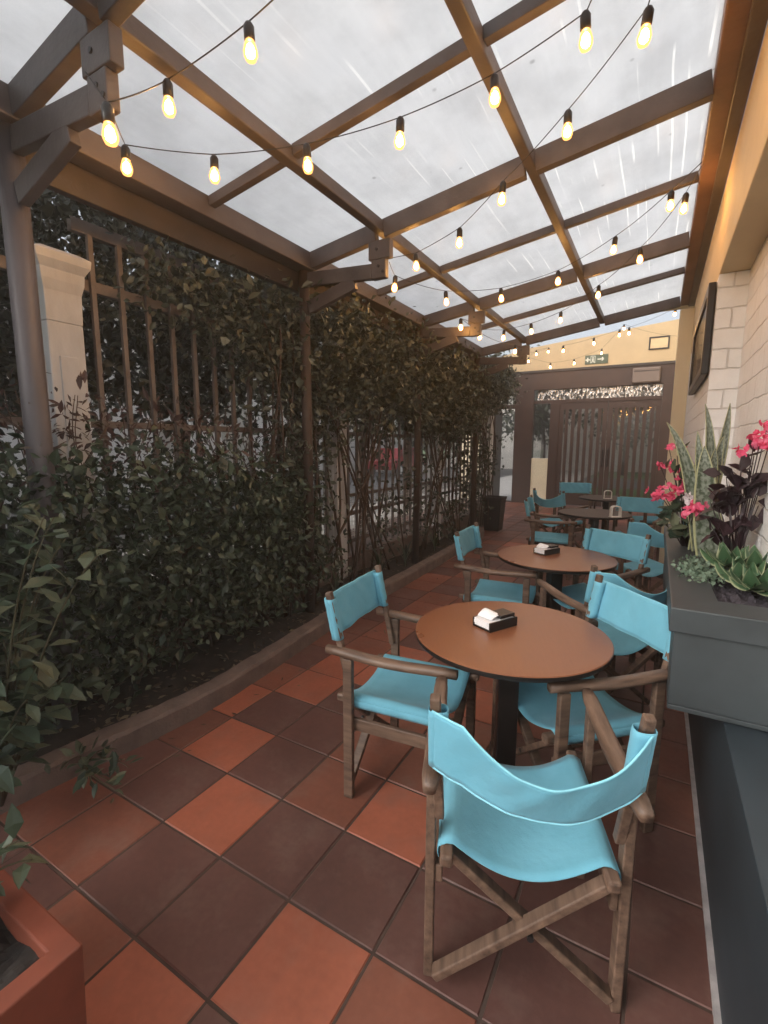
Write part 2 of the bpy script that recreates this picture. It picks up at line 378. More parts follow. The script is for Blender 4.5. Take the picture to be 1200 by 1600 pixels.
def copy_tree(o, parent=None):
    c = o.copy(); COL.objects.link(c)
    if parent: c.parent = parent
    for ch in list(o.children): copy_tree(ch, c)
    return c
def rnd(a, b): return random.uniform(a, b)
def rdir(up=0):
    while True:
        v = Vector((rnd(-1, 1), rnd(-1, 1), rnd(-1, 1)))
        if .05 < v.length < 1: break
    v.normalize(); v.z += up; return v.normalized()

# ------------------------------------------------------------------ ground, floor, kerb, bed
GY = 12.6                                       # the entrance gate stands here
def sheet(name, x0, x1, y0, y1, z, mat): return structure(MB().add([(x0, y0, z), (x1, y0, z), (x1, y1, z), (x0, y1, z)], [(0, 1, 2, 3)]).build(name, mat))
sheet('ground', -150, 150, -150, 150, -.06, 'grass')
sheet('road', -13.5, -6.4, -60, 120, -.045, 'asphalt')
sheet('road', -60, 40, 19, 25, -.041, 'asphalt')
sheet('pavement', -6.4, -2.9, -40, 60, -.02, 'pavement')
sheet('pavement', -6.0, 8, 12.75, 15.6, -.012, 'pavement')

TX0, TY0, TS = -1.942, 1.034, .3285
BRIGHT = [(350, 1272), (355, 1163), (480, 1070), (470, 1500), (235, 1545), (615, 1275), (568, 1060), (757, 1095), (365, 1098)]
MID = [(150, 1310), (90, 1270), (420, 1330), (590, 1190), (640, 955), (610, 985), (150, 1490), (340, 1110), (680, 930), (640, 1570), (800, 1110), (460, 1040)]
DARK = [(260, 1230), (395, 1200), (440, 1130), (515, 1130), (290, 1340), (560, 1370), (180, 1210), (400, 1420), (640, 1440), (480, 1300), (330, 1590), (500, 1020), (760, 1560), (880, 1500), (850, 1380), (1000, 1400), (960, 1250), (1030, 1550), (700, 1480), (1040, 1300), (900, 1590)]  # dark tiles; the last ones, bottom right, partly hold painted shade
def cell(p): q = on_z(p[0], p[1], 0); return (math.floor((q.x-TX0)/TS), math.floor((q.y-TY0)/TS))
KIND = {}
for lst, k in ((MID, 1), (DARK, 3), (BRIGHT, 0)):
    for p in lst: KIND[cell(p)] = k
fl = MB(); mi = []
rt = random.Random(5)
bed_edge = lambda y: -2.05 if y < 7.4 else -9
for i in range(-12, 9):
    for j in range(-7, 37):
        x0 = TX0+i*TS; y0 = TY0+j*TS
        if x0+TS < -2.45 and y0 < 7.9: continue
        if y0 > GY-.05 or x0 < -4.6: continue
        gap = .0038; t = [rt.uniform(-.0012, .0012) for _ in range(4)]
        a, b, c2, d = (x0+gap, y0+gap), (x0+TS-gap, y0+gap), (x0+TS-gap, y0+TS-gap), (x0+gap, y0+TS-gap)
        e = .004
        vs = [(*p, -.004+tt) for p, tt in zip((a, b, c2, d), t)]
        ins = [(p[0]+(e if k in (0, 3) else -e), p[1]+(e if k in (0, 1) else -e), .001+tt) for k, (p, tt) in enumerate(zip((a, b, c2, d), t))]
        fl.add(vs+ins, [(4, 5, 6, 7), (0, 1, 5, 4), (1, 2, 6, 5), (2, 3, 7, 6), (3, 0, 4, 7)])
        k = KIND.get((i, j))
        if k is None: k = rt.choices([0, 1, 2, 3], [.16, .3, .3, .24] if j < 6 else [.02, .18, .45, .35])[0]
        mi += [k]*5
fo = structure(fl.build('patio_floor', ['tile_bright', 'tile_mid', 'tile_brown', 'tile_dark']))
fo.data.polygons.foreach_set('material_index', mi)
sheet('floor_bed', -4.7, .9, -1.6, GY+.2, -.003, 'grout')

# kerb: a poured concrete edge that bends
KB = [(-2.30, -1.5), (-2.24, .3), (-2.19, .95), (-2.125, 1.35), (-2.10, 1.75), (-2.13, 2.2), (-2.18, 2.7), (-2.24, 3.4), (-2.25, 4.4), (-2.29, 5.6), (-2.33, 6.6), (-2.4, 7.5), (-2.62, 7.85)]
def smooth_path(P, n=6):
    out = []
    for i in range(len(P)-1):
        p0, p1, p2, p3 = (Vector((*P[max(0, min(len(P)-1, k))], 0)) for k in (i-1, i, i+1, i+2))
        for s_ in range(n):
            t = s_/n
            out.append(.5*((2*p1)+(p2-p0)*t+(2*p0-5*p1+4*p2-p3)*t*t+(3*p1-p0-3*p2+p3)*t**3))
    out.append(Vector((*P[-1], 0))); return out
kp = smooth_path(KB)
kb = MB(); vs = []; n = len(kp)
rk = random.Random(3)
for i, p in enumerate(kp):
    d = (kp[min(i+1, n-1)]-kp[max(i-1, 0)]).normalized(); nl = Vector((-d.y, d.x, 0))
    j = lambda a: rk.uniform(-a, a)
    prof = [(0, -.01), (.004, .095), (.016, .112), (.10, .118), (.112, .105), (.116, -.01)]
    vs += [p+nl*(q+j(.003))+Vector((0, 0, z+(j(.004) if z > 0 else 0))) for q, z in prof]
kb.add(vs, [(i*6+k, (i+1)*6+k, (i+1)*6+k+1, i*6+k+1) for i in range(n-1) for k in range(5)]+[(0, 1, 2, 3, 4, 5), tuple((n-1)*6+k for k in (5, 4, 3, 2, 1, 0))])
structure(kb.build('kerb', 'kerb', smooth=False))
def bedz(u, v):
    i = min(int(u*(n-1)), n-2); p = kp[i].lerp(kp[i+1], u*(n-1)-i)
    x = p.x-.10+(-2.95-p.x+.10)*v
    return Vector((x, p.y, .085+.09*v+.02*math.sin(7*p.y+9*x)*math.cos(13*x+3*p.y)))
structure(MB().grid(bedz, 120, 14).build('planting_bed', 'soil', smooth=True))
lt = MB()
for _ in range(900):
    u, v = random.random(), random.random()**1.3; p = bedz(u, v); p.z += .008
    lt.leaf(p, Vector((rnd(-1, 1), rnd(-1, 1), rnd(-.1, .25))), Vector((rnd(-.3, .3), rnd(-.3, .3), 1)), rnd(.03, .06), rnd(.012, .028))
for _ in range(46):
    y_ = rnd(.9, 6.5); p = Vector((-2.05+abs(random.gauss(0, .16)), y_, .004))
    lt.leaf(p, Vector((rnd(-1, 1), rnd(-1, 1), rnd(0, .2))), Vector((0, 0, 1)), rnd(.02, .045), rnd(.008, .018), .3, 0)
tag(lt.build('leaf_litter', leafmat('dry_leaf', (.05, .035, .02), (.10, .075, .045), (.20, .17, .11), .7, .1)), 'scattered dry leaves lying on the dark soil behind the kerb', 'leaf litter', kind='stuff')

# ------------------------------------------------------------------ house wall on the right
bw = empty('house_wall', (.4, 3, 0)); tag(bw, 'white painted brick house wall with cream beam along the right side of the patio', 'wall')
LOC = Vector((.4, 3, 0))
def part(mb, name, mat, parent=bw, off=LOC, **kw):
    mb.v = [tuple(Vector(q)-off) for q in mb.v]; return mb.build(name, mat, parent, **kw)
part(MB().span((.41, -3.5, .6), (.75, 3.80, 2.58)), 'brick_face', 'brick')
part(MB().span((.253, 3.80, 0), (.72, 6.93, 2.575)), 'brick_face', 'brick')
part(MB().span((.253, -3.5, 2.58), (.8, 6.93, 3.185)), 'cream_beam', 'cream', bevel=.006)
part(MB().span((.105, 6.935, 0), (.27, 7.09, 3.12)), 'corner_column', 'white_wall', bevel=.006)
part(MB().tube([(.272, 6.90, .02), (.272, 6.90, 3.1)], .018, 10), 'down_pipe', 'cream')
part(MB().span((.335, 7.095, 0), (.6, GY+.2, 4.4)), 'far_face', 'white_wall')
part(MB().span((-.2, 7.1, 3.19), (.8, 7.24, 3.24)), 'upper_ledge', 'white_wall')
lw = empty('low_wall', (.35, 1, 0)); tag(lw, 'dark teal painted low wall below the planter on the right', 'wall')
part(MB().span((.253, -3.5, 0), (.408, 3.797, .592)), 'wall', 'teal_dark', lw, Vector((.35, 1, 0)), bevel=.004)
part(MB().span((.236, -3.4, -.004), (.2525, 3.7, .012)), 'sealant_strip', 'caulk', lw, Vector((.35, 1, 0)))

# planter box on the low wall
pl = empty('wall_planter', (.24, 2.8, .6)); tag(pl, 'slate grey rectangular masonry planter overhanging the low wall, filled with plants', 'planter'); PO = Vector((.24, 2.8, .6))
X0, X1, Y0, Y1, ZT = .075, .405, 1.80, 3.785, .965
part(MB().span((X0+.016, Y0+.016, .597), (X1, Y1, .615)).span((X0+.016, Y0+.101, .616), (X0+.10, Y1, ZT-.087)).span((X0+.016, Y0+.016, .616), (X1, Y0+.10, ZT-.087)), 'planter_body', 'teal', pl, PO, bevel=.003)
rim = MB()
o_ = [(X0, Y0), (X1, Y0), (X1, Y1), (X0, Y1)]; i_ = [(.22, 1.965), (X1-.01, 1.965), (X1-.01, Y1-.04), (.20, Y1-.04)]
zt, zb = ZT, ZT-.086
vs = [(*q, zb) for q in o_]+[(*q, zt) for q in o_]+[(*q, zt-.002) for q in i_]+[(*q, zb) for q in i_]
rim.add(vs, [(k, (k+1) % 4, 4+(k+1) % 4, 4+k) for k in range(4)]+[(4+k, 4+(k+1) % 4, 8+(k+1) % 4, 8+k) for k in range(4)]+[(8+k, 8+(k+1) % 4, 12+(k+1) % 4, 12+k) for k in range(4)]+[(12+k, 12+(k+1) % 4, (k+1) % 4, k) for k in range(4)])
part(rim, 'planter_rim', 'teal', pl, PO, bevel=.005)
part(MB().grid(lambda u, v: Vector((.16+u*.245, 1.93+v*1.83, .925+.012*math.sin(31*u+17*v)*math.cos(23*v-5*u)+rnd(-.006, .006))), 24, 120), 'soil', 'soil_blue', pl, PO)

# big framed board and small things on walls
fr = empty('framed_board', (.23, 4.7, 2.4)); tag(fr, 'large black framed picture hung high on the white brick wall', 'picture frame'); FO = Vector((.23, 4.7, 2.4))
fb = MB(); 
for a, b in (((.205, 3.86, 1.97), (.248, 3.93, 2.55)), ((.205, 5.33, 1.97), (.248, 5.40, 2.55)), ((.205, 3.93, 2.485), (.248, 5.33, 2.55)), ((.205, 3.93, 1.97), (.248, 5.33, 2.035))): fb.span(a, b)
part(fb, 'frame', 'frame_black', fr, FO, bevel=.006)
part(MB().span((.222, 3.93, 2.035), (.246, 5.33, 2.485)), 'print', 'board', fr, FO)
part(MB().span((.214, 3.932, 2.037), (.217, 5.328, 2.483)), 'pane', 'clear', fr, FO)

# ------------------------------------------------------------------ pergola
ZD = 3.2; SL = .15
def zu(x, off=0): return ZD + SL*(x-.1) - off           # underside plane of the beams
pg = empty('pergola', (-2.42, 3, 0)); tag(pg, 'grey brown timber lean-to pergola with translucent roof sheets over the patio', 'pergola'); GO = Vector((-2.42, 3, 0))
def pp(mb, name, mat, **kw): return part(mb, name, mat, pg, GO, **kw)
XC, XA, XB, XD = -2.42, -1.76, -.76, .1
TR = [1.1, 3.0, 5.0, 7.0]; RA = [2.07, 3.97, 5.9]; BACK = []
YN, YF = .2, 7.06
cth = math.atan(SL)
MR = Matrix.Rotation(-cth, 3, 'Y')
def along_y(x, wd, ht, zoff=0, y0=YN, y1=YF): return MB().box((x, (y0+y1)/2, zu(x)+zoff+ht/2), (wd, y1-y0, ht))
pp(along_y(XC, .13, .12, -.02), 'eaves_beam', 'steel_paint', bevel=.006)
pp(along_y(XC-.10, .05, .25, -.14), 'eaves_board', 'beam_dark', bevel=.005)
pp(along_y(XA, .066, .075, .012), 'purlin', 'steel_paint', bevel=.006, )
pp(along_y(XB, .058, .075, .012), 'purlin', 'steel_paint', bevel=.006)
pp(MB().span((XD, YN, zu(XD)-.01), (.2515, YF, zu(XD)+.14)), 'wall_beam', 'wall_beam_flared', bevel=.008)
pp(MB().span((.185, YN, zu(XD)-.03), (.2515, YF, zu(XD)-.0105)), 'wall_moulding', 'steel_paint', bevel=.006)
def rafter(y, wd, ht, drop):
    segs = [(XC+.067, XA-.034), (XA+.034, XB-.030), (XB+.030, XD-.003)]
    for a, b in segs:
        pa = Vector((a, y, zu(a)-drop+ht/2)); pb = Vector((b, y, zu(b)-drop+ht/2))
        pp(MB().bar(pa, pb, wd, ht), 'rafter', 'steel_paint', bevel=.004)
for y in RA: rafter(y, .046, .056, -.030)
for y in TR: rafter(y, .056, .118, .03)
rafter(.24, .05, .06, -.028)
for y in TR:
    pp(MB().span((XA-.085, y-.026, 2.765), (XA+.085, y+.026, zu(XA)-.034)).span((XA-.062, y-.024, 2.64), (XA+.05, y+.024, 2.764)), 'hanging_strut', 'steel_paint', bevel=.005)
    pp(MB().bar((XC+.03, y, 2.735), (XA-.063, y, 2.695), .046, .10), 'tie', 'steel_paint', bevel=.005)
    pp(MB().bar((XC+.03, y, 2.53), (XA-.21, y, 2.648), .044, .095), 'brace', 'steel_paint', bevel=.005)
for y in TR:
    for bx, bz in ((XA-.006, 2.72), (XA-.02, 2.83), (XA+.03, 2.68)):
        pp(MB().tube([(bx, y-.0285, bz), (bx, y-.023, bz)] if bz < 2.764 else [(bx, y-.0315, bz), (bx, y-.025, bz)], .010, 10), 'bolt', 'black')
pp(MB().tube([(XC-.03, 1.1, 0.05), (XC-.03, 1.1, zu(XC)-.022)], .052, 24), 'post', 'post', smooth=True)
for y in TR[1:]: pp(MB().tube([(XC-.02, y, .05), (XC-.02+.008, y, 1.4), (XC-.02, y, zu(XC)-.022)], .04, 14), 'post', 'rust_post', smooth=True)
ys = [YN, 1.1, 2.07, 3.0, 3.97, 5.0, 5.9, 7.06]
for a, b in zip(ys[:-1], ys[1:]):
    for xa, xb in ((XC-.16, XA), (XA, XB), (XB, .16)):
        zz = lambda x: zu(x)+.098
        pp(MB().bar((xa+.006, (a+b)/2, zz(xa)), (xb-.006, (a+b)/2, zz(xb)), b-a-.012, .006), 'roof_panel', 'roof')

# ------------------------------------------------------------------ fence with stone pillars
FX = -2.8
PY = [1.395, 3.875, 6.325, 8.75]
def stone_pillar(y, label):
    t = empty('fence_pillar', (FX, y, 0)); tag(t, label, 'pillar', 'stone pillars of the fence')
    h = .115
    MB().box((0, 0, 1.06), (.178, .178, 2.12)).build('shaft', 'stone', t, bevel=.008)
    pn = MB()
    for sx, sy, dx, dy in ((.093, 0, .012, .09), (-.093, 0, .012, .09), (0, .093, .09, .012), (0, -.093, .09, .012)):
        pn.box((sx, sy, 1.0), (dx, dy, 1.9))
    pn.build('raised_panel', 'stone', t, bevel=.004)
    cp = MB()
    pr = [(.089, 2.12), (.092, 2.27), (.104, 2.32), (.107, 2.37), (.130, 2.41), (.134, 2.45), (.09, 2.475)]
    vs = [];
    for r_, z in pr: vs += [(-r_, -r_, z), (r_, -r_, z), (r_, r_, z), (-r_, r_, z)]
    cp.add(vs, [(i*4+k, i*4+(k+1) % 4, i*4+4+(k+1) % 4, i*4+4+k) for i in range(len(pr)-1) for k in range(4)]+[(3, 2, 1, 0), tuple(len(pr)*4-4+k for k in range(4))])
    cp.build('capital', 'stone', t, bevel=.004)
    return t
for y, lb in zip(PY, ['pale weathered stone fence pillar with moulded cap, fully visible beside the round grey post',
                      'fence pillar half hidden behind the brown timber post in the vines',
                      'fence pillar almost covered by vines, seen between two timber posts',
                      'pale fence pillar at the far end beside the open door']): stone_pillar(y, lb)
def fence_panel(y0, y1, label):
    t = empty('metal_fence', (FX, (y0+y1)/2, 0)); tag(t, label, 'fence', 'metal fence panels'); O = Vector((FX, (y0+y1)/2, 0))
    for z, hh in ((2.66, .07), (2.36, .06), (1.61, .04), (.97, .035), (.775, .04), (.48, .04)):
        part(MB().span((FX-.02, y0, z-hh/2), (FX+.02, y1, z+hh/2)), 'rail', 'fence_iron', t, O, bevel=.003)
    k = int((y1-y0)/.158)
    for i in range(k):
        y = y0+(i+.5)*(y1-y0)/k
        part(MB().span((FX+.0205, y-.013, .36), (FX+.044, y+.013, 2.62)), 'bar', 'fence_iron', t, O)
    part(MB().span((FX-.09, y0, 0), (FX+.09, y1, .34)), 'base_wall', 'kerb', t, O, bevel=.01)
    ms = MB(); y = y0+.03
    while y < y1: ms.span((FX-.026, y-.002, .50), (FX-.021, y+.002, .955)); y += .05
    z = .52
    while z < .95: ms.span((FX-.0255, y0, z-.002), (FX-.0215, y1, z+.002)); z += .05
    part(ms, 'wire_mesh', 'far_wall', t, O)
fence_panel(-2.5, PY[0]-.105, 'dark metal bar fence left of the pale pillar behind the round post')
fence_panel(PY[0]+.105, PY[1]-.105, 'dark metal bar fence with bare upright bars right of the pale pillar')
fence_panel(PY[1]+.105, PY[2]-.105, 'metal bar fence overgrown by vines behind the first table')
fence_panel(PY[2]+.105, PY[3]-.105, 'metal bar fence overgrown by vines near the waste bin')

# ------------------------------------------------------------------ chairs
def tube_box(mb, a, b, w_, t_): return mb.bar(a, b, w_, t_)
def make_chair(bow, sag, seed):
    rc = random.Random(seed)
    t = empty('director_chair')
    for sx in (-1, 1):
        x = sx*.25
        # arm: a flat rail with rounded, slightly dipped top
        arm = MB(); prof = []
        K = 12; vs = []
        for i in range(K+1):
            y = -.28+.56*i/K; z = .645+.006*math.cos(i/K*math.pi*2); wd = .027-.004*abs(i/K-.5)*2; 
            wd *= (.75 if i in (0, K) else 1)
            for q in range(10):
                a = 2*math.pi*q/10; vs.append((x+wd*math.copysign(abs(math.cos(a))**.6, math.cos(a)), y, z+.017*math.copysign(abs(math.sin(a))**.7, math.sin(a))))
        arm.add(vs, [(i*10+q, i*10+(q+1) % 10, i*10+10+(q+1) % 10, i*10+10+q) for i in range(K) for q in range(10)]+[tuple(range(9, -1, -1)), tuple(K*10+q for q in range(10))])
        arm.build('arm', 'chair_wood', t, smooth=True)
        for y in (-.18, .22):
            MB().box((x, y, .313), (.026, .042, .626)).build('leg', 'chair_wood', t, bevel=.004)
        MB().box((x-sx*.024, .02, .33), (.02, .43, .055)).build('side_stretcher', 'chair_wood', t, bevel=.004)
        # back post pivots on the rear leg and leans back
        MB().bar((x-sx*.022, -.185, .50), (x-sx*.010, -.275, .895), .026, .026, (1, 0, 0)).build('back_post', 'chair_wood', t, bevel=.004)
        MB().bar((sx*.205, -.255, .425), (sx*.205, .265, .425), .034, .034).build('seat_rail', 'chair_wood', t, bevel=.008)
    for y in (-.205, .195):
        for sx in (-1, 1):
            yy = y+(.013 if sx > 0 else -.013)
            MB().bar((sx*.232, yy, .04), (-sx*.198, yy, .405), .024, .038, (0, 1, 0)).build('cross_leg', 'chair_wood', t, bevel=.004)
    pv = MB()
    for y in (-.232, .222): pv.tube([(.017, y-.006, .222), (.017, y+.006, .222)], .009, 8)
    pv.build('pivot_bolt', 'black', t)
    # seat
    def sf(u, v):
        x = -.225+.45*u; q_ = min(1, abs(x)/.186); s_ = x/.225; z = .4475-.056*(1-q_*q_)*(1+.25*sag)
        if abs(s_) > .93: z -= .012*((abs(s_)-.93)/.07)
        y = -.215+.44*v
        z += .010*mnoise(Vector((x*5+y*4, y*6-x*3, seed*2.3)))*(1-q_*q_)
        return Vector((x, y, z))
    MB().grid(sf, 24, 14).build('seat', 'canvas', t, smooth=True, solid=.003)
    # hem wraps under the rails
    for sx in (-1, 1): MB().grid(lambda u, v, sx=sx: Vector((sx*(.226+.004*math.sin(u*math.pi)), -.215+.44*v, .436-.034*u)), 3, 6).build('seat_hem', 'canvas', t, smooth=True, solid=.002)
    # backrest cloth: sleeve round each post, cloth between them
    def bk(u, v):
        x = -.246+.492*u; s_ = x/.246; m_ = (1-abs(s_)**2.2)
        ctr = .04 if bow > .05 else 0
        m2 = max(0, 1-((x-ctr)/.21)**2) if abs(x-ctr) < .21 else 0
        y0 = -.236-.036*v; z = .695+.17*v
        y = y0-.017-bow*m_; z -= sag*.075*m2*(.6+.6*v)
        z += (.5-v)*sag*.02*m2
        wr = (.010*mnoise(Vector((x*7+z*9, z*3-x*2, seed*3.7)))+.006*mnoise(Vector((x*17-z*14, z*6, seed*9.1))))*(.35+.65*m_)
        if abs(s_) > .84: wr *= .4
        return Vector((x, y+wr, z))
    b = MB().grid(bk, 48, 12).build('backrest', 'canvas', t, smooth=True, solid=.003)
    hm2 = MB()
    for v_, e_ in ((1, .001), (0, -.001)): hm2.tube([bk(i/40, v_)+Vector((0, -.001, e_)) for i in range(41)], .0028, 6)
    hm2.build('hem', 'canvas_hem', b, smooth=True)
    for sx in (-1, 1):
        sl_ = MB()
        def sv(u, v, sx=sx):
            a = u*2*math.pi; px = sx*(.228+.014*v*0); py = -.238-.036*v; 
            rx, ry = .024, .021
            return Vector((px+sx*.004+rx*math.copysign(abs(math.cos(a))**.7, math.cos(a)), py+ry*math.copysign(abs(math.sin(a))**.7, math.sin(a))+.001*math.sin(20*v+a), .695+.17*v))
        sl_.grid(sv, 16, 8); sl_.build('sleeve', 'canvas', b, smooth=True, solid=.002)
    return t
def face(dx, dy): return math.atan2(dy, dx)-math.pi/2
taut = make_chair(.012, 0, 1); slack = make_chair(.095, 1, 2)
used = set()
def place_chair(kind, x, y, f, label):
    src = taut if kind == 't' else slack
    if src.name in used: o = copy_tree(src)
    else: o = src; used.add(src.name)
    o.location = (x, y, .002); o.rotation_euler.z = face(*f)
    tag(o, label, 'chair', 'turquoise director chairs'); return o
place_chair('s', -.292, 1.33, (-.34, .94), 'nearest turquoise director chair with sagging slack back, seen from behind')
place_chair('t', -.89, 1.79, (.995, .10), 'turquoise director chair left of the nearest table, by the tiled open floor')
place_chair('t', -.235, 2.02, (-.735, -.678), 'turquoise director chair right of the nearest table, backed against the planter')
place_chair('s', -.22, 2.92, (-.62, .78), 'turquoise director chair between the first and second tables with its back to the camera')
place_chair('t', -.925, 3.34, (.99, .05), 'turquoise director chair left of the second table, near the kerb')
place_chair('t', -.36, 3.55, (-.51, -.86), 'turquoise director chair behind the second table, its whole back panel facing the camera')
place_chair('t', -1.02, 5.72, (.97, .10), 'pale turquoise director chair left of the third table, wooden arms seen from the side')
place_chair('s', -.10, 4.78, (-.55, .83), 'turquoise director chair in front of the third table, mostly hidden behind another chair')
place_chair('t', -.19, 6.25, (-.15, -1), 'pale turquoise director chair right of the third table, facing the camera')
place_chair('s', -1.15, 7.0, (.45, .9), 'small distant turquoise director chair at the near left of the farthest table')
place_chair('t', -1.12, 8.35, (.25, -1), 'farthest turquoise director chair, behind the last table before the gate')
place_chair('t', .0, 7.9, (-.85, -.4), 'turquoise director chair right of the farthest table, half behind pink flowers')

# ------------------------------------------------------------------ tables
def make_table():
    t = empty('round_table')
    Rr = .40
    MB().lathe([(Rr-.012, .690), (Rr-.002, .694), (Rr, .700), (Rr, .7125)], n=72).build('edge_band', 'table_black', t, smooth=False)
    MB().lathe([(Rr-.0005, .7126), (Rr-.004, .7155), (Rr-.03, .716)], n=72).build('table_top', 'table_top', t, smooth=False)
    MB().box((0, 0, .36), (.085, .085, .66)).build('pedestal', 'table_black', t, bevel=.006)
    MB().box((0, 0, .683), (.3, .3, .012)).build('mounting_plate', 'black', t)
    b = MB().box((0, 0, .022), (.56, .07, .03)).box((0, .15, .022), (.07, .23, .0298)).box((0, -.15, .022), (.07, .23, .0298))
    b.build('base', 'black', t, bevel=.006)
    return t
tb = make_table()
for i, (x, y, lb) in enumerate([(-.49, 1.925, 'nearest round brown table with a napkin box on top'), (-.58, 3.46, 'second round brown table with a napkin box, behind the nearest one'),
                                (-.60, 6.0, 'third round table, dark topped, with a white napkin arch'), (-.62, 7.85, 'farthest round table close to the gate')]):
    o = tb if i == 0 else copy_tree(tb)
    o.location = (x, y, .002); o.rotation_euler.z = .4+i*.3; tag(o, lb, 'table', 'round cafe tables')
    if i > 1:
        for ch in o.children:
            if ch.name.startswith('table_top'): ch.data = ch.data.copy(); ch.data.materials[0] = M['table_dark']
def napkin_box(x, y, rz, label):
    t = empty('napkin_box', (x, y, .7185), rz); tag(t, label, 'napkin box', 'napkin boxes on tables')
    MB().box((0, 0, .004), (.105, .165, .008)).box((.049, 0, .024), (.007, .165, .032)).box((-.049, .0, .024), (.007, .165, .032)).box((0, .079, .024), (.0908, .007, .032)).build('tray', 'table_black', t, bevel=.0015)
    nk = MB()
    for k in range(7): nk.box((rnd(-.002, .002), -.006+rnd(-.002, .002), .0105+k*.0045), (.088, .15+rnd(-.003, .003), .0036))
    nk.build('napkin_stack', 'paper', t)
    MB().grid(lambda u, v: Vector((-.042+.075*u, -.066+.06*v+.012*u, .044+.026*math.sin(v*2.2)*(1-.5*u))), 6, 6).build('folded_napkin', 'paper', t, smooth=True, solid=.001)
    MB().box((.012, .028, .052), (.07, .085, .014)).build('weight', 'table_black', t, bevel=.002)
napkin_box(-.565, 1.96, R(-28), 'black napkin box with white napkins on the nearest table')
napkin_box(-.655, 3.53, R(-28), 'black napkin box with white napkins on the second table')
def napkin_arch(x, y, rz, label):
    t = empty('napkin_arch', (x, y, .7185), rz); tag(t, label, 'napkin holder', 'white napkin arches')
    m = MB(); P = [(-.05, 0)]+[(-.05, .09)]+[(-.05+.03*(1-math.cos(a)), .09+.03*math.sin(a)) for a in (R(30), R(60), R(90))]+[(.02+.03*math.sin(a), .12-.03*(1-math.cos(a))) for a in (0, R(30), R(60), R(90))]+[(.05, 0)]
    vs = []
    for k, (px, pz) in enumerate(P): vs += [(px, -.03, pz), (px, .03, pz)]
    m.add(vs, [(2*k, 2*k+1, 2*k+3, 2*k+2) for k in range(len(P)-1)])
    m.build('arch', 'white_plastic', t, solid=.010, bevel=.002)
    MB().box((0, 0, .003), (.12, .07, .006)).build('base', 'white_plastic', t, bevel=.002)
napkin_arch(-.36, 5.75, .5, 'white arched napkin holder on the third table')
napkin_arch(-.60, 7.70, .2, 'white arched napkin holder on the farthest table')

# ------------------------------------------------------------------ waste bin
wb = empty('waste_bin', (-2.46, 8.2, 0)); tag(wb, 'black tapered waste bin standing at the end of the kerb', 'bin')
pr = [(.115, 0), (.16, .56)]
m = MB(); vs = []
for r_, z in [(.13, 0), (.165, .55), (.178, .555), (.178, .60), (.155, .60), (.12, .05)]: vs += [(-r_, -r_, z), (r_, -r_, z), (r_, r_, z), (-r_, r_, z)]
m.add(vs, [(i*4+k, i*4+(k+1) % 4, i*4+4+(k+1) % 4, i*4+4+k) for i in range(5) for k in range(4)]+[(3, 2, 1, 0), (20, 21, 22, 23)]); m.build('bin_body', 'bin', wb, bevel=.006)

# ------------------------------------------------------------------ entrance gate
def gpart(t, mb, name, mat, O, **kw): return part(mb, name, mat, t, O, **kw)
ge = empty('entrance_gate', (-1.3, GY, 0)); tag(ge, 'dark brown glazed entrance gate with upright bars at the end of the patio', 'gate'); O = Vector((-1.3, GY, 0))
def gp(mb, name, mat, **kw): return part(mb, name, mat, ge, O, **kw)
gp(MB().span((-4.6, GY-.06, 2.88), (.33, GY+.10, 3.32)), 'header', 'gate_dark', bevel=.006)
gp(MB().span((-4.6, GY-.09, 3.30), (.33, GY-.0605, 3.36)), 'header_trim', 'beam_dark', bevel=.004)
gp(MB().span((-3.30, GY-.08, 0), (-2.83, GY+.10, 2.879)), 'side_column', 'gate_dark', bevel=.006)
gp(MB().span((-.01, GY-.07, 0), (.33, GY+.10, 2.879)), 'side_column', 'gate_dark', bevel=.006)
gp(MB().span((-2.42, GY-.05, 0), (-2.20, GY+.05, 2.54)), 'frame_post', 'gate_dark', bevel=.004)
gp(MB().span((-2.829, GY-.05, 2.541), (-.011, GY+.05, 2.62)), 'transom_bar', 'gate_dark', bevel=.004)
gp(MB().span((-2.75, GY-.01, 2.62), (-.02, GY+.0, 2.879)), 'transom_light', 'film')
gp(MB().span((-2.829, GY-.004, 1.18), (-2.421, GY+.004, 2.54)), 'side_light', 'clear')
gp(MB().span((-2.829, GY-.06, 0), (-2.421, GY+.06, 1.17)), 'side_panel', 'white_wall', bevel=.006)
for a, b in ((-2.199, -1.11), (-1.10, -.011)):
    lf = gp(MB().span((a, GY-.03, .02), (a+.10, GY+.03, 2.54)).span((b-.10, GY-.03, .02), (b, GY+.03, 2.54)).span((a+.10, GY-.029, .02), (b-.10, GY+.029, .30)).span((a+.10, GY-.029, 2.38), (b-.10, GY+.029, 2.54)), 'door_leaf', 'gate_dark')
    inner = lambda mb, nm, mt: part(mb, nm, mt, lf, O)
    inner(MB().span((a+.10, GY+.006, .30), (b-.10, GY+.012, 2.38)), 'pane', 'glass')
    for k in range(6):
        x = a+.10+(b-a-.2)*(k+.5)/6; inner(MB().span((x-.038, GY-.025, .30), (x+.038, GY+.004, 2.38)), 'bar', 'gate_dark')
    inner(MB().tube([(b-.05 if a < -1.5 else a+.05, GY-.035, 1.0), (b-.05 if a < -1.5 else a+.05, GY-.08, 1.05), (b-.05 if a < -1.5 else a+.05, GY-.08, 1.4), (b-.05 if a < -1.5 else a+.05, GY-.035, 1.45)], .014, 8), 'handle', 'black')
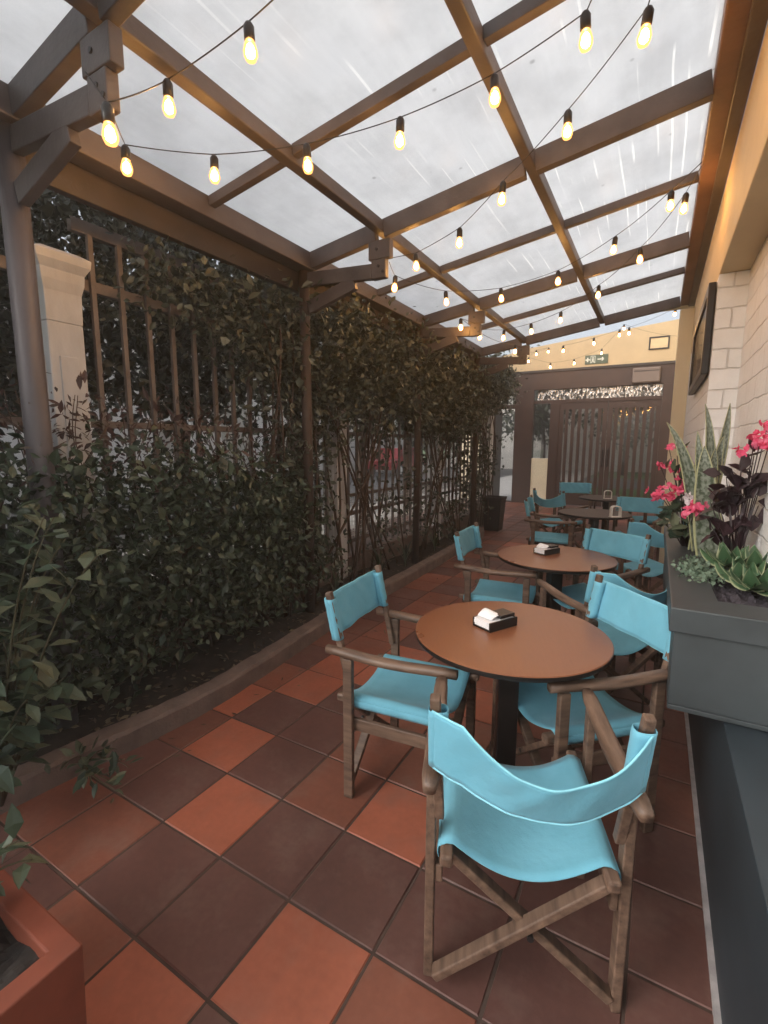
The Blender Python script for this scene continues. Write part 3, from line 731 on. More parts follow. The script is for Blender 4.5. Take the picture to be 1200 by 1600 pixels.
# open side door, folded back
sdr = empty('side_door', (-3.9, GY, 0)); tag(sdr, 'narrow dark framed glass door at the far left, standing open to the street', 'door'); O2 = Vector((-3.9, GY, 0))
part(MB().span((-3.98, GY-.05, 0), (-3.89, GY+.05, 2.54)).span((-3.889, GY-.049, 2.44), (-3.301, GY+.049, 2.54)), 'door_frame', 'gate_dark', sdr, O2, bevel=.004)
part(MB().span((-3.889, GY-.07, .0), (-3.301, GY+.07, .03)), 'threshold', 'gate_dark', sdr, O2)
part(MB().span((-3.885, GY+.06, .03), (-3.845, GY+.70, 2.43)), 'door_leaf', 'gate_dark', sdr, O2)
wl = empty('gate_side_wall', (-4.3, GY, 0)); tag(wl, 'pale rendered wall left of the open side door', 'wall')
part(MB().span((-4.75, GY-.04, 0), (-3.985, GY+.12, 2.879)), 'wall', 'white_wall', wl, Vector((-4.3, GY, 0)))
wl2 = empty('gable_panel', (-1.6, GY, 3.36)); tag(wl2, 'cream plastered gable panel above the gate carrying the exit sign', 'wall')
q = MB(); pts = [(-4.6, 3.361), (.33, 3.361), (.33, 4.25), (-2.06, 4.02), (-3.2, 3.9), (-4.6, 3.55)]
vs = [(x, GY-.05, z) for x, z in pts]+[(x, GY+.08, z) for x, z in pts]; nn = len(pts)
q.add(vs, [tuple(range(nn)), tuple(range(2*nn-1, nn-1, -1))]+[(k, nn+k, nn+(k+1) % nn, (k+1) % nn) for k in range(nn)])
part(q, 'panel', 'gable_cream', wl2, Vector((-1.6, GY, 3.36)))
# exit sign: cross, running figure and door, arrow
es = empty('exit_sign', (-1.43, GY-.06, 3.52)); tag(es, 'small green emergency exit sign with white symbols on the cream panel', 'sign')
MB().box((0, 0, 0), (.50, .014, .21)).build('plate', 'sign_green', es, bevel=.002)
sy = MB(); F_ = -.0085
sy.box((-.19, F_, 0), (.10, .003, .03)).box((-.19, F_, .0325), (.03, .003, .035)).box((-.19, F_, -.0325), (.03, .003, .035))
sy.box((-.03, F_, -.0), (.012, .003, .17)).box((-.075, F_, .079), (.078, .003, .012)).box((-.12, F_, 0), (.012, .003, .17))
sy.box((-.075, F_, .045), (.026, .003, .026)).box((-.075, F_, .0), (.03, .003, .05)).bar((-.08, F_, -.02), (-.10, F_, -.075), .016, .003, (0, 1, 0)).bar((-.07, F_, -.02), (-.048, F_, -.07), .016, .003, (0, 1, 0))
sy.box((.09, F_, 0), (.13, .003, .022)).bar((.16, F_, 0), (.12, F_, .04), .02, .003, (0, 1, 0)).bar((.16, F_, 0), (.12, F_, -.04), .02, .003, (0, 1, 0))
sy.build('symbols', 'sign_white', es)
nf = empty('framed_notice', (-.16, GY-.06, 3.77)); tag(nf, 'small dark framed notice on the cream panel above the gate', 'picture frame')
MB().box((0, 0, .125), (.40, .02, .03)).box((0, 0, -.125), (.40, .02, .03)).box((-.185, 0, 0), (.03, .02, .2198)).box((.185, 0, 0), (.03, .02, .2198)).build('frame', 'frame_black', nf)
MB().box((0, .004, 0), (.34, .008, .22)).build('notice_sheet', 'notice', nf)
ab = empty('wall_box', (-.36, GY-.115, 3.08)); tag(ab, 'grey boxy unit fixed on the dark header over the gate', 'box')
MB().box((0, 0, 0), (.56, .10, .34)).build('cover', 'box_grey', ab, bevel=.03)
MB().box((0, -.051, .09), (.50, .006, .02)).build('lid_seam', 'beam_dark', ab)

# ------------------------------------------------------------------ string lights
BULB = None
def make_bulb(parent, p, big=1.):
    global BULB
    if BULB is None:
        b = MB().lathe([(.006, -.070), (.018, -.065), (.024, -.051), (.025, -.039), (.020, -.019), (.015, -.005), (.013, .0)], n=14).build('bulb', 'amber_glass', parent, smooth=True)
        MB().lathe([(.004, -.060), (.014, -.052), (.0165, -.040), (.012, -.022), (.004, -.012)], n=10).build('filament', 'filament', b, smooth=True)
        MB().lathe([(.015, -.006), (.019, .0), (.019, .04), (.012, .052), (.006, .056)], n=12).build('socket', 'black', b, smooth=True)
        BULB = b; o = b
    else: o = copy_tree(BULB, parent)
    o.parent = parent; o.location = p-Vector(parent.location); o.rotation_euler = (rnd(-.12, .12), rnd(-.12, .12), 0)
    return o
def under_roof(x, y, off=.16):
    d = sight(x, y); t = (ZD-SL*.1-off-CAM_H)/(d.z-SL*d.x); return Vector((0, 0, CAM_H))+d*t
def string(px, label, off=.16, pts=None, ends=(None, None)):
    P = pts or [under_roof(x, y, off) for x, y in px]
    t = empty('string_light', P[0]); tag(t, label, 'string light', 'warm string lights under the roof')
    path = []
    tops = [p+Vector((0, 0, .056)) for p in P]
    if ends[0]: tops.insert(0, ends[0])
    if ends[1]: tops.append(ends[1])
    for a, b in zip(tops[:-1], tops[1:]):
        L = (b-a).length
        for k in range(8): s_ = k/8; path.append(a.lerp(b, s_)-Vector((0, 0, .16*L*s_*(1-s_)*min(1, L))))
    path.append(tops[-1])
    m = MB().tube(path, .0024, 6); m.v = [tuple(Vector(q)-P[0]) for q in m.v]; m.build('cable', 'cable', t, smooth=True)
    for p in P: make_bulb(t, p)
V = Vector
string(None, 'string of warm bulbs running from the first bracket over the left beam', pts=[on_y(170, 190, 1.02)]+[under_roof(x, y, .10) for x, y in [(263, 150), (390, 62), (520, -60)]], ends=(V((-1.8, 1.055, 2.77)), None))
string([(197, 248), (335, 262), (480, 245), (625, 205), (773, 138), (915, 45)], 'string of warm bulbs crossing the near roof panels from bracket to top right', .13, ends=(V((-1.82, 1.15, 2.72)), V((.1, 1.2, 3.17))))
string([(1010, 38), (887, 192), (785, 300), (718, 370), (650, 408), (598, 418)], 'string of warm bulbs from the top right corner down to the second bracket', .13, ends=(V((.1, 1.15, 3.17)), V((-1.72, 3.0, 2.8))))
string([(617, 442), (697, 465), (783, 460), (872, 433), (960, 382), (1048, 312)], 'string of warm bulbs from the second bracket up to the wall beam', .13, ends=(V((-1.72, 3.05, 2.76)), V((.1, 3.6, 3.17))))
string([(1070, 316), (1000, 398), (935, 455), (876, 495), (830, 513), (787, 523), (750, 522)], 'string of warm bulbs from the wall beam down to the third bracket', .13, ends=(V((.1, 3.65, 3.17)), V((-1.72, 5.0, 2.8))))
string([(720, 506), (805, 545)], 'short string of two warm bulbs at the low end of the roof', .16, ends=(V((-1.76, 4.95, 2.76)), V((-1.72, 7.0, 2.86))))
string(None, 'distant string of warm bulbs from the last truss towards the cream panel', pts=[on_y(x, y, 9.0) for x, y in [(1029, 478), (1055, 487), (983, 517), (968, 520), (928, 533), (880, 545)]], ends=(V((.08, 7.0, 3.25)), None))
string(None, 'low distant string of warm bulbs hanging in front of the cream panel', pts=[on_y(x, y, 11.4) for x, y in [(1062, 530), (975, 511), (940, 549), (897, 565), (860, 571), (826, 562), (838, 551), (857, 547)]], ends=(None, V((-3.2, 12.5, 3.85))))

# ------------------------------------------------------------------ vegetation
def bush(name, label, cat, boxes, n, mat, L=(.04, .08), W=(.5, .7), parts=(), group=None, stems=None, lean=0, seed=1, clump=None):
    """leaves spread through boxes (x0,x1,y0,y1,z0,z1,weight)"""
    r0 = random.Random(seed); random.seed(seed)
    b0 = boxes[0]; base = Vector(((b0[0]+b0[1])/2, (b0[2]+b0[3])/2, .1))
    t = empty(name, base); tag(t, label, cat, group)
    tot = sum(b[6] for b in boxes); m = MB()
    for b in boxes:
        k = int(n*b[6]/tot); vol = (b[1]-b[0])*(b[3]-b[2])*(b[5]-b[4])
        ncl = clump or max(6, int(k/22))
        cl = [Vector((rnd(b[0], b[1]), rnd(b[2], b[3]), rnd(b[4], b[5]))) for _ in range(ncl)]
        for i in range(k):
            c = random.choice(cl); s_ = .09
            p = c+Vector((random.gauss(0, s_), random.gauss(0, s_*1.3), random.gauss(0, s_)))
            d = rdir(-.25); d.x += lean; nr = rdir(.9)
            ll = rnd(*L)*(1.55 if random.random() < .08 else 1); m.leaf(p-base, d, nr, ll, ll*rnd(*W), rnd(.1, .5), rnd(.05, .35))
    m.build('foliage', mat, t, smooth=False)
    if stems:
        sm = MB()
        for (a, b2, r_) in stems:
            a, b2 = Vector(a), Vector(b2); K = 9; pts = []
            off = Vector((rnd(-.05, .05), rnd(-.08, .08), 0))
            for q_ in range(K+1):
                s_ = q_/K; pts.append(a.lerp(b2, s_)+off*math.sin(s_*math.pi)+Vector((.025*math.sin(9*s_+a.y*7), .03*math.sin(7*s_+a.y*5), 0))-base)
            sm.tube(pts, r_, 7, r_end=r_*.5)
        sm.build('stem', 'bark', t, smooth=True)
    return t
# climbing vines along the fence (each bay one plant)
def stems_for(y0, y1, k, ztop=2.4):
    return [((rnd(-2.66, -2.5), rnd(y0, y1), .12), (rnd(-2.72, -2.5), rnd(y0, y1), ztop+rnd(-.3, .3)), rnd(.008, .016)) for _ in range(k)]
random.seed(11)
bush('hedge_shrub', 'dense dark green shrub filling the planting bed at the front left, reddish shoots above', 'shrub',
     [(-2.75, -2.32, .2, 1.4, .25, 1.45, 3), (-2.7, -2.3, 1.4, 2.5, .3, 1.42, 3), (-2.66, -2.35, 2.5, 3.1, .35, 1.2, 1.1), (-2.55, -2.28, .6, 2.6, .35, 1.1, 1.6)], 14000, 'leaf_dark', (.03, .07), (.5, .7), stems=stems_for(.5, 3, 14, 1.4), seed=21)
bush('hedge_shrub', 'thinner red-leaved young shoots sticking up along the front of the fence bars', 'shrub',
     [(-2.72, -2.45, 1.0, 2.0, 1.35, 1.72, 1), (-2.72, -2.5, 2.0, 3.0, 1.25, 1.66, .9), (-2.7, -2.45, .5, 1.0, 1.35, 1.8, .5)], 1500, 'leaf_red', (.03, .06), (.25, .4), stems=[((-2.6+rnd(-.08, .1), y, 1.0), (-2.6+rnd(-.1, .1), y+rnd(-.1, .1), 1.75), .004) for y in [.7+.12*k for k in range(20)]], seed=22)
bush('climbing_vine', 'climbing vine hanging over the fence top right of the pale pillar', 'vine',
     [(-3.05, -2.86, 1.6, 3.0, 2.2, 2.9, 1.4), (-2.75, -2.55, 1.85, 2.6, 2.28, 2.62, .55), (-2.75, -2.5, 2.4, 3.2, 1.95, 2.62, 1.6), (-3.1, -2.88, 1.0, 2.3, 2.6, 3.05, .8), (-2.7, -2.5, 2.75, 3.2, 1.2, 2.0, .5)], 7000, 'leaf_vine', (.035, .065), (.5, .7), stems=stems_for(2.6, 3.1, 8), seed=23)
bush('climbing_vine', 'climbing vine draped over the fence behind the first table', 'vine',
     [(-2.85, -2.3, 3.0, 5.0, 2.0, 2.72, 4), (-2.75, -2.35, 3.0, 5.0, 1.75, 2.15, 1.3), (-2.75, -2.45, 2.9, 3.5, .4, 1.7, .8), (-2.74, -2.45, 4.1, 5.0, .3, 1.7, .28)], 9000, 'leaf_vine', (.04, .075), (.5, .7), stems=stems_for(3.1, 5, 16), seed=24)
bush('climbing_vine', 'climbing vine thick on the fence top beside the second table', 'vine',
     [(-2.85, -2.28, 5.0, 7.1, 1.9, 2.66, 4), (-2.8, -2.38, 5.0, 7.0, 1.65, 2.1, 1.5), (-2.75, -2.45, 5.0, 6.9, .3, 1.6, .4)], 8500, 'leaf_vine', (.045, .08), (.5, .7), stems=stems_for(5, 7, 16), seed=25)
bush('climbing_vine', 'climbing vine at the far end of the fence above the waste bin', 'vine',
     [(-2.9, -2.42, 7.0, 8.9, 2.15, 2.9, 2.8), (-2.85, -2.5, 7.0, 8.25, .4, 2.2, .8), (-3.4, -2.7, 9.0, 10.6, 2.45, 3.1, 1.1)], 8000, 'leaf_vine', (.045, .08), (.5, .7), stems=stems_for(7, 8.6, 12), seed=26)

bush('hedge', 'dark hedge growing just outside the fence behind the front shrub', 'hedge',
     [(-3.6, -3.1, -.6, 1.2, .2, 2.6, 2), (-3.6, -3.15, 1.2, 3.6, .2, 1.25, 1.5), (-3.7, -3.2, 1.2, 3.4, 1.75, 2.6, 1.8)], 6500, 'leaf_tree', (.05, .10), (.5, .7), seed=28)
def strap_plant(x, y, n_, h, label, seed, mat='leaf_dark', z0=.12):
    random.seed(seed); t = empty('strap_leaf_plant', (x, y, z0)); tag(t, label, 'plant', 'strap-leaved plants behind the kerb')
    m = MB()
    for k in range(n_):
        a = rnd(0, 6.28); out = rnd(.06, .2); hh = h*rnd(.6, 1); wd = rnd(.008, .014); pts = []
        d = V((math.cos(a), math.sin(a), 0)); sx = V((-d.y, d.x, 0))
        rows = []
        for q_ in range(7):
            s_ = q_/6; c = d*(out*s_**1.7)+V((0, 0, hh*(s_-.25*s_**3))); ww = wd*(1-s_**2.2)+.001
            rows += [c-sx*ww, c+sx*ww]
        m.add(rows, [(2*q_, 2*q_+1, 2*q_+3, 2*q_+2) for q_ in range(6)])
    m.build('foliage', mat, t, smooth=True)
for i, (x, y, n_, h, lb) in enumerate([(-2.38, 3.3, 14, .42, 'upright strap-leaved plant behind the kerb near the chair left of the first table'), (-2.40, 4.1, 16, .5, 'strap-leaved plant between two timber posts behind the kerb'),
                                       (-2.42, 4.7, 14, .42, 'strap-leaved plant just before the second timber post'), (-2.45, 5.6, 14, .45, 'strap-leaved plant beyond the second timber post, level with the second table')]): strap_plant(x, y, n_, h, lb, 40+i)

# foreground broad-leaved shrub at the left edge
def stemmed(name, label, cat, base, stems, mat, L, Wf, nl, seed, stem_r=.006, group=None, droop=.25):
    random.seed(seed); base = Vector(base); t = empty(name, base); tag(t, label, cat, group); m = MB(); sm = MB()
    for e in stems:
        e = Vector(e)-base; K = 8; ctrl = e*.5+V((rnd(-.05, .05), rnd(-.05, .05), abs(e.z)*.25+.03)); pts = []
        for q_ in range(K+1):
            s_ = q_/K; pts.append(ctrl*(2*s_*(1-s_))+e*(s_*s_))
        sm.tube(pts, stem_r, 6, r_end=stem_r*.35)
        for q_ in range(nl):
            s_ = .25+.75*(q_+rnd(0, .6))/nl; i = min(int(s_*K), K-1); p = pts[i].lerp(pts[i+1], s_*K-i)
            tang = (pts[i+1]-pts[i]).normalized(); side = rdir(.15); side = (side-tang*side.dot(tang)).normalized()
            d = (side+tang*.5); ll = rnd(*L); m.leaf(p+side*.008, d, (V((0, 0, 1))+rdir()*.5), ll, ll*rnd(*Wf), rnd(.1, .4), rnd(.05, droop*1.6))
    m.build('foliage', mat, t); sm.build('stem', 'stem', t, smooth=True); return t
random.seed(31)
stemmed('broad_leaf_shrub', 'broad-leaved green shrub leaning in at the left edge, large pale leaves', 'shrub', (-2.12, .70, .1),
        [(-2.15+rnd(-.15, .32), .75+rnd(-.22, .25), rnd(.45, 1.25)) for _ in range(24)], 'leaf_big', (.085, .14), (.42, .6), 12, 32, .006)
stemmed('ground_sprig', 'low leafy sprig spilling over the kerb onto the tiles', 'plant', (-2.10, .98, .12),
        [(-1.98, 1.08, .16), (-1.86, 1.0, .09), (-1.92, .93, .13), (-2.05, .9, .18), (-1.80, .97, .10), (-1.90, 1.08, .1)], 'leaf_big', (.045, .075), (.45, .65), 9, 33, .004)
# terracotta pot at bottom left
tp = empty('terracotta_planter', (-1.3, .15, 0)); tag(tp, 'square terracotta coloured planter at the bottom left corner', 'planter'); TO = V((-1.3, .15, 0))
zt = .43; ax0, ax1, ay0, ay1 = -1.62, -1.0, -.25, .44
q = MB(); o_ = [(ax0, ay0), (ax1, ay0), (ax1, ay1), (ax0, ay1)]; w_ = .05; i_ = [(ax0+w_, ay0+w_), (ax1-w_, ay0+w_), (ax1-w_, ay1-w_), (ax0+w_, ay1-w_)]
tpr = lambda P, k: [((x-(ax0+ax1)/2)*k+(ax0+ax1)/2, (y-(ay0+ay1)/2)*k+(ay0+ay1)/2) for x, y in P]
vs = [(*p, .002) for p in tpr(o_, .97)]+[(*p, zt) for p in o_]+[(*p, zt) for p in i_]+[(*p, zt-.12) for p in i_]
q.add(vs, [(3, 2, 1, 0)]+[(k, (k+1) % 4, 4+(k+1) % 4, 4+k) for k in range(4)]+[(4+k, 4+(k+1) % 4, 8+(k+1) % 4, 8+k) for k in range(4)]+[(8+k, 8+(k+1) % 4, 12+(k+1) % 4, 12+k) for k in range(4)])
part(q, 'pot', 'terracotta_pot', tp, TO, bevel=.005)
part(MB().grid(lambda u, v: V((ax0+w_*.9+u*(ax1-ax0-w_*1.8), ay0+w_*.9+v*(ay1-ay0-w_*1.8), zt-.045+.012*math.sin(19*u+23*v)+rnd(-.006, .006))), 40, 40), 'soil', 'soil', tp, TO)
stemmed('potted_plant', 'leafy green plant growing in the terracotta planter', 'plant', (-1.32, .25, .39),
        [(-1.30+rnd(-.22, .16), .30+rnd(-.2, .17), .47+rnd(.0, .14)) for _ in range(14)], 'leaf_big', (.05, .085), (.4, .6), 9, 34, .005)

# planter plants -----------------------------------------------------------
def blade(m, uv, base, ctrl, tip, wd, side, curl=.3, K=14, belly=.55):
    """broad leaf strip with u = 0 at the midrib and 1 at the margin"""
    base, ctrl, tip, side = Vector(base), Vector(ctrl), Vector(tip), Vector(side).normalized()
    o = len(m.v); rows = []
    for k in range(K+1):
        s_ = k/K; c = base*(1-s_)**2+ctrl*(2*s_*(1-s_))+tip*s_*s_
        tg = ((ctrl-base)*(1-s_)+(tip-ctrl)*s_).normalized(); sd = (side-tg*side.dot(tg)).normalized(); nr = sd.cross(tg)
        w_ = wd*max(.02, (math.sin(math.pi*min(1, .12+.88*s_)**belly))**.8)
        for j in (-1, -.85, -.45, 0, .45, .85, 1): rows.append((c+sd*(w_*j)+nr*(curl*w_*j*j), (abs(j), s_)))
    m.v += [tuple(r_[0]) for r_ in rows]
    uv += [r_[1] for r_ in rows]
    m.f += [(o+k*7+j, o+k*7+j+1, o+k*7+7+j+1, o+k*7+7+j) for k in range(K) for j in range(6)]
def uv_build(m, uv, name, mat, parent):
    ob = m.build(name, mat, parent, smooth=True, solid=.003); L = ob.data.uv_layers.new(name='UVMap')
    for lp in ob.data.loops: L.data[lp.index].uv = uv[lp.vertex_index]
    return ob
sv = empty('sansevieria', (.24, 2.95, .93)); tag(sv, 'tall banded snake plant with yellow leaf margins in the wall planter', 'plant'); SO = V((.24, 2.95, .93))
m = MB(); uv = []
def yl(px, py, Y): return on_y(px, py, Y)-SO
base = V((0, 0, -.01))
for (px, py, Y, wd, cx, cy, sd) in [(1042, 660, 2.85, .040, 1085, 715, (1, .2, .25)), (1102, 631, 2.95, .034, 1117, 690, (1, .3, 0)), (1090, 674, 2.8, .034, 1094, 720, (1, -.1, 0)),
                                    (1141, 630, 3.15, .038, 1134, 700, (1, .2, 0)), (1131, 682, 3.0, .036, 1118, 715, (1, .3, 0)), (1101, 697, 2.72, .060, 1101, 745, (1, -.1, 0)), (1118, 700, 2.9, .045, 1112, 740, (1, .3, 0))]:
    tip = yl(px, py, Y); bs = base+V((rnd(-.04, .04), (Y-2.95)*.8, 0)); ct = yl(cx, cy, Y-.02)
    blade(m, uv, bs, ct, tip, wd, sd, .35)
uv_build(m, uv, 'foliage', 'sansevieria', sv)
def flower(m, c, r_, n_=5):
    ax = rdir(.4)
    a0 = ax.orthogonal().normalized(); b0 = ax.cross(a0)
    for k in range(n_):
        a = 2*math.pi*k/n_+rnd(-.2, .2); d = a0*math.cos(a)+b0*math.sin(a)+ax*.35
        m.leaf(c, d, ax, r_*rnd(.85, 1.15), r_*rnd(.8, 1.1), -.3, -.1)
def begonia(label, base, heads, leafpts, leaf_mat, L, seed, white=()):
    random.seed(seed); base = Vector(base); t = empty('begonia', base); tag(t, label, 'plant', 'begonias in the wall planter')
    lf = MB(); st = MB(); fm = MB(); wm = MB()
    for p in leafpts:
        p = Vector(p)-base; st.tube([p*.02+V((rnd(-.02, .02), rnd(-.02, .02), 0)), p*.5+V((0, 0, .02)), p], .004, 6, r_end=.002)
        for _ in range(3): 
            d = rdir(-.05); d.y -= .3; lf.leaf(p+rdir()*.02, d, rdir(1.2), rnd(*L), rnd(*L)*.8, rnd(.15, .4), rnd(.1, .35))
    for (p, r_, n_) in heads:
        p = Vector(p)-base; st.tube([p*.1, p*.55+V((0, 0, .04)), p], .003, 6, r_end=.002)
        for _ in range(n_): flower(fm, p+Vector((random.gauss(0, r_), random.gauss(0, r_), random.gauss(0, r_*.8))), rnd(.016, .028))
    for p in white:
        p = Vector(p)-base
        for _ in range(6): flower(wm, p+rdir()*.022, rnd(.014, .02))
    lf.build('foliage', leaf_mat, t); st.build('stem', 'leaf_maroon', t, smooth=True); fm.build('blossom', 'petal', t)
    if white: wm.build('white_blossom', 'petal_white', t)
    return t
random.seed(51)
Yb = 3.0
begonia('pink flowering begonia at the left end of the planter with a few white blooms', (.17, 3.0, .93),
        [(on_y(1045, 698, Yb), .012, 4), (on_y(1062, 699, Yb), .01, 3), (on_y(1032, 728, Yb), .014, 5), (on_y(1050, 730, Yb), .014, 6), (on_y(1068, 735, Yb), .02, 5), (on_y(1030, 770, Yb-.1), .022, 10), (on_y(1045, 768, Yb-.1), .024, 12), (on_y(1062, 760, Yb-.1), .022, 12), (on_y(1040, 778, Yb-.1), .02, 8), (on_y(1078, 800, Yb-.3), .018, 10), (on_y(1088, 790, Yb-.3), .018, 7)],
        [on_y(x, y, Yb-.1) for x, y in [(1050, 800), (1060, 810), (1045, 790), (1075, 820), (1090, 815), (1060, 780), (1078, 770), (1050, 825), (1035, 815), (1080, 750), (1070, 725), (1058, 712), (1100, 825), (1065, 835)]], 'leaf_big', (.06, .10), 52,
        [on_y(1075, 778, Yb-.25), on_y(1090, 783, Yb-.25)])
Yc = 2.55
begonia('dark maroon-leaved begonia on the right with pink flower clusters up high', (.33, 2.55, .93),
        [(on_y(1188, 688, Yc), .020, 12), (on_y(1198, 672, Yc), .02, 8), (on_y(1180, 680, Yc), .012, 5), (on_y(1160, 703, Yc), .01, 4), (on_y(1200, 700, Yc), .02, 8)],
        [on_y(x, y, Yc) for x, y in [(1178, 712), (1172, 735), (1150, 740), (1165, 750), (1135, 745), (1185, 760), (1120, 770), (1140, 775), (1160, 780), (1185, 790), (1115, 800), (1130, 810), (1150, 805), (1110, 785), (1175, 805), (1195, 740), (1125, 830), (1145, 830), (1165, 770), (1105, 810), (1120, 790), (1140, 790)]], 'leaf_maroon', (.06, .095), 53)
def rosette(name, label, centers, mat, L, wd, n_, seed, group=None, cup=.5):
    random.seed(seed); B = Vector(centers[0]); t = empty(name, B); tag(t, label, 'plant', group); m = MB(); uv = []
    for c in centers:
        c = Vector(c)-B
        for k in range(n_):
            a = k*2.4+rnd(-.2, .2); e = .15+1.0*k/n_; ll = L*(1.05-.45*k/n_)
            d = V((math.cos(a)*math.cos(e), math.sin(a)*math.cos(e), math.sin(e))); sd = V((-math.sin(a), math.cos(a), 0))
            blade(m, uv, c, c+d*ll*.55+V((0, 0, -.012)), c+d*ll+V((0, 0, .02)), wd*(1.05-.4*k/n_), sd, cup*.6, 9, .75)
    ob = m.build('foliage', mat, t, smooth=True); Ly = ob.data.uv_layers.new(name='UVMap')
    for lp in ob.data.loops: Ly.data[lp.index].uv = uv[lp.vertex_index]
rosette('peperomia', 'round-leaved glossy green plant with pale leaf rims at the front right of the planter', [(.335, 2.28, .97), (.39, 2.40, 1.0), (.30, 2.42, 1.0), (.36, 2.20, .965)], 'peperomia', .13, .045, 11, 61)
gc = empty('ground_cover_plant', (.22, 2.38, .955)); tag(gc, 'small grey-green trailing plant on the planter rim', 'plant'); random.seed(62)
m = MB()
for _ in range(900):
    p = V((random.gauss(-.03, .035), random.gauss(0, .10), abs(random.gauss(.012, .016)))); d = rdir(.3)
    m.leaf(p, d, rdir(1), rnd(.012, .024), rnd(.010, .016), .1, .1)
m.build('foliage', 'leaf_grey', gc)

# ------------------------------------------------------------------ trees, street beyond
def tree(x, y, h, z0, r_, n_, label, seed, mat='leaf_tree', group='trees beyond the fence', L=(.09, .16), name='street_tree', trunk=.11):
    random.seed(seed); t = empty(name, (x, y, 0)); tag(t, label, 'tree', group); m = MB(); tk = MB()
    top = V((rnd(-.2, .2), rnd(-.2, .2), h*.8))
    tk.tube([V((0, 0, -.05)), V((rnd(-.06, .06), rnd(-.06, .06), h*.3)), top*.75, top], trunk, 9, r_end=.02)
    cl = []
    for k in range(16):
        a = rnd(0, 6.28); rr = r_*rnd(.3, 1); zz = rnd(z0, h); fall = math.sin(math.pi*min(1, max(.12, (zz-z0)/(h-z0)*.9+.1)))**.5
        c = V((rr*fall*math.cos(a), rr*fall*math.sin(a), zz)); s0 = top*rnd(.35, .8)
        tk.tube([s0, s0.lerp(c, .55)+V((0, 0, .12)), c], .028, 6, r_end=.006); cl.append(c)
    for k in range(24): a = rnd(0, 6.28); rr = r_*rnd(.2, 1); cl.append(V((rr*math.cos(a), rr*math.sin(a), rnd(z0, h))))
    for _ in range(n_):
        c = random.choice(cl); s_ = r_*.27; p = c+V((random.gauss(0, s_), random.gauss(0, s_), random.gauss(0, s_*.8)))
        ll = rnd(*L); m.leaf(p, rdir(-.35), rdir(.8), ll, ll*rnd(.45, .7), rnd(.1, .4), .2)
    m.build('crown', mat, t); tk.build('trunk', 'bark', t, smooth=True); return t
rows = [(-4.1, -.4, 4.6, 1.2, 1.0, 3600, 'dark tree filling the gap left of the round post'), (-4.3, 1.5, 5.0, 1.75, 1.1, 4200, 'dark tree right behind the pale stone pillar'), (-4.4, 3.3, 5.0, 1.95, 1.15, 4200, 'dark tree behind the bare fence bars'),
        (-4.5, 5.3, 5.0, 1.9, 1.15, 3800, 'dark tree behind the first timber post'), (-4.6, 7.3, 4.8, 1.9, 1.1, 3400, 'dark tree behind the fence level with the third table'), (-4.9, 9.6, 5.0, 2.1, 1.1, 3200, 'dark tree behind the far end of the fence')]
for i, a in enumerate(rows): tree(*a, seed=70+i, mat='leaf_tree')
for i, (x, y, h, z0, r_, lb) in enumerate([(-8.5, 24.5, 6.5, 1.2, 2.2, 'green street tree seen through the open side door'), (-5.5, 27, 5.6, 2.1, 2.0, 'street tree seen through the left of the gate'), (-1.5, 28, 5.6, 2.2, 2.0, 'street tree seen through the middle of the gate'), (2.5, 27, 5.6, 2.2, 2.0, 'street tree seen through the right of the gate'), (-13, 30, 8, 1.5, 3, 'large street tree far behind the open side door')]):
    tree(x, y, h, z0, r_, 2600, lb, 90+i, 'leaf_street', 'trees across the street', (.18, .34), trunk=.16)
for i, (y, hh, lb) in enumerate([(-4, 5, 'pale house front across the street, left part'), (7, 6, 'pale house front across the street, middle part'), (19, 5, 'pale house front across the street, far part')]):
    t = empty('street_house', (-16, y, 0)); tag(t, lb, 'house', 'houses across the street')
    MB().box((0, 0, hh/2-.05), (4, 10.6, hh)).build('wall', 'far_wall', t)
    MB().box((.2, 0, hh+.1), (4.6, 10.9, .3)).build('roof', 'beam_dark', t)
    for k in range(3):
        wn = MB().box((2.01, -3.3+3.3*k, 1.7), (.06, 1.3, 1.3)).build('window', 'white_plastic', t)
        MB().box((2.035, -3.3+3.3*k, 1.7), (.03, 1.1, 1.1)).build('pane', 'glass', wn)
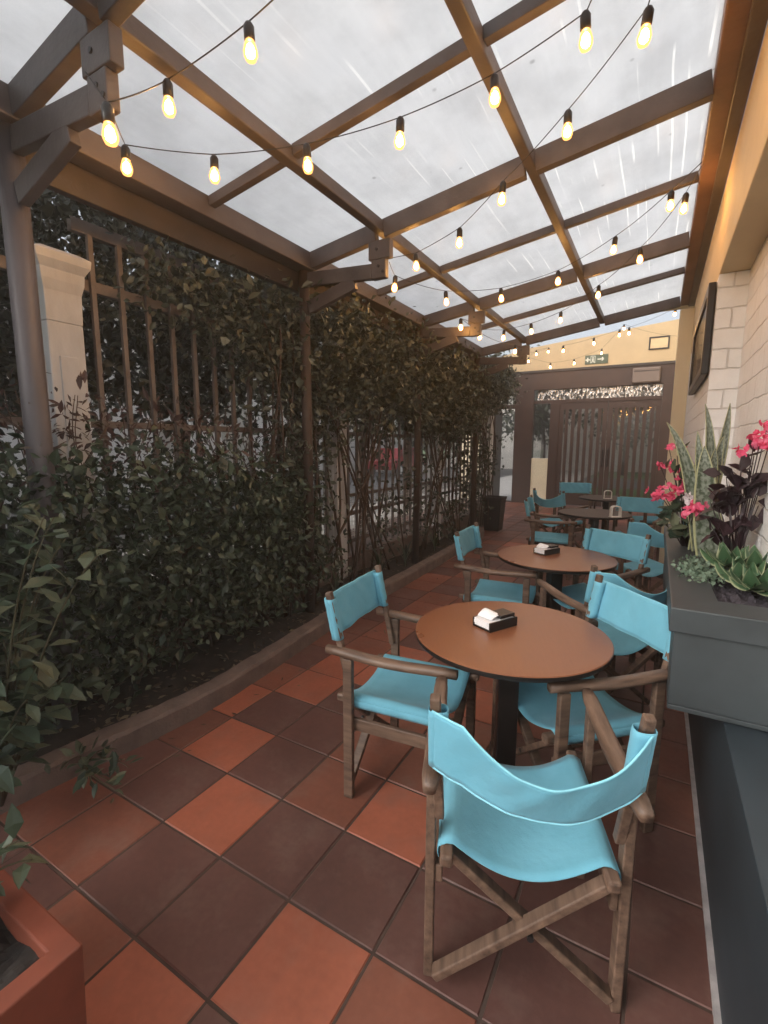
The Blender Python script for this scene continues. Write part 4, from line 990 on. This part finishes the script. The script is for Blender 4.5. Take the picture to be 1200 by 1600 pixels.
hb = empty('street_house', (-2, 33, 0)); tag(hb, 'pale house beyond the gate across the cross street', 'house', 'houses across the street')
MB().box((0, 0, 2.4), (22, 3, 4.9)).build('wall', 'far_wall', hb); MB().box((0, 0, 5.0), (22.6, 3.6, .3)).build('roof', 'beam_dark', hb)
# parked red car glimpsed through the fence
car = empty('parked_car', (-11.6, 21.5, -.045)); tag(car, 'red parked car glimpsed through the vine-covered fence', 'car')
bd = MB(); prof = [(-2.0, .35), (-2.05, .75), (-1.5, .88), (-.9, 1.38), (.6, 1.42), (1.2, .92), (1.95, .80), (2.05, .40)]
vs = [(sx*.82*(.86 if z > 1 else 1), y, z) for sx in (-1, 1) for y, z in prof]; K = len(prof)
bd.add(vs, [tuple(range(K)), tuple(range(2*K-1, K-1, -1))]+[(k, K+k, K+(k+1) % K, (k+1) % K) for k in range(K)]); bd.build('body', 'red_car', car, bevel=.06)
for sx in (-1, 1):
    MB().add([(sx*.80, -1.2, .93), (sx*.80, 1.0, .93), (sx*.735, .52, 1.33), (sx*.735, -.82, 1.30)], [(0, 1, 2, 3)]).build('side_window', 'glass', car, solid=.02)
    for y in (-1.25, 1.25):
        wh = MB().tube([(sx*.72, y, .32), (sx*.86, y, .32)], .32, 20).build('wheel', 'tyre', car); MB().tube([(sx*.85, y, .32), (sx*.87, y, .32)], .19, 16).build('rim', 'white_plastic', wh)
# ------------------------------------------------------------------ added thin volume: lifts the dark tones, standing in for lens veil
hz = MB().span((-19, -6, -1.06), (16, 36, 9.5)).build('added_haze', 'white_wall'); hz.data.materials.clear()
hm_ = bpy.data.materials.new('veil_volume'); hm_.use_nodes = True; ht = hm_.node_tree; ht.nodes.remove(ht.nodes['Principled BSDF'])
vp = ht.nodes.new('ShaderNodeVolumePrincipled'); vp.inputs['Color'].default_value = (.95, .95, .95, 1); vp.inputs['Density'].default_value = .011; vp.inputs['Anisotropy'].default_value = .3
ht.links.new(vp.outputs[0], ht.nodes['Material Output'].inputs['Volume']); hz.data.materials.append(hm_); hz['kind'] = 'stuff'
S.cycles.volume_bounces = 0
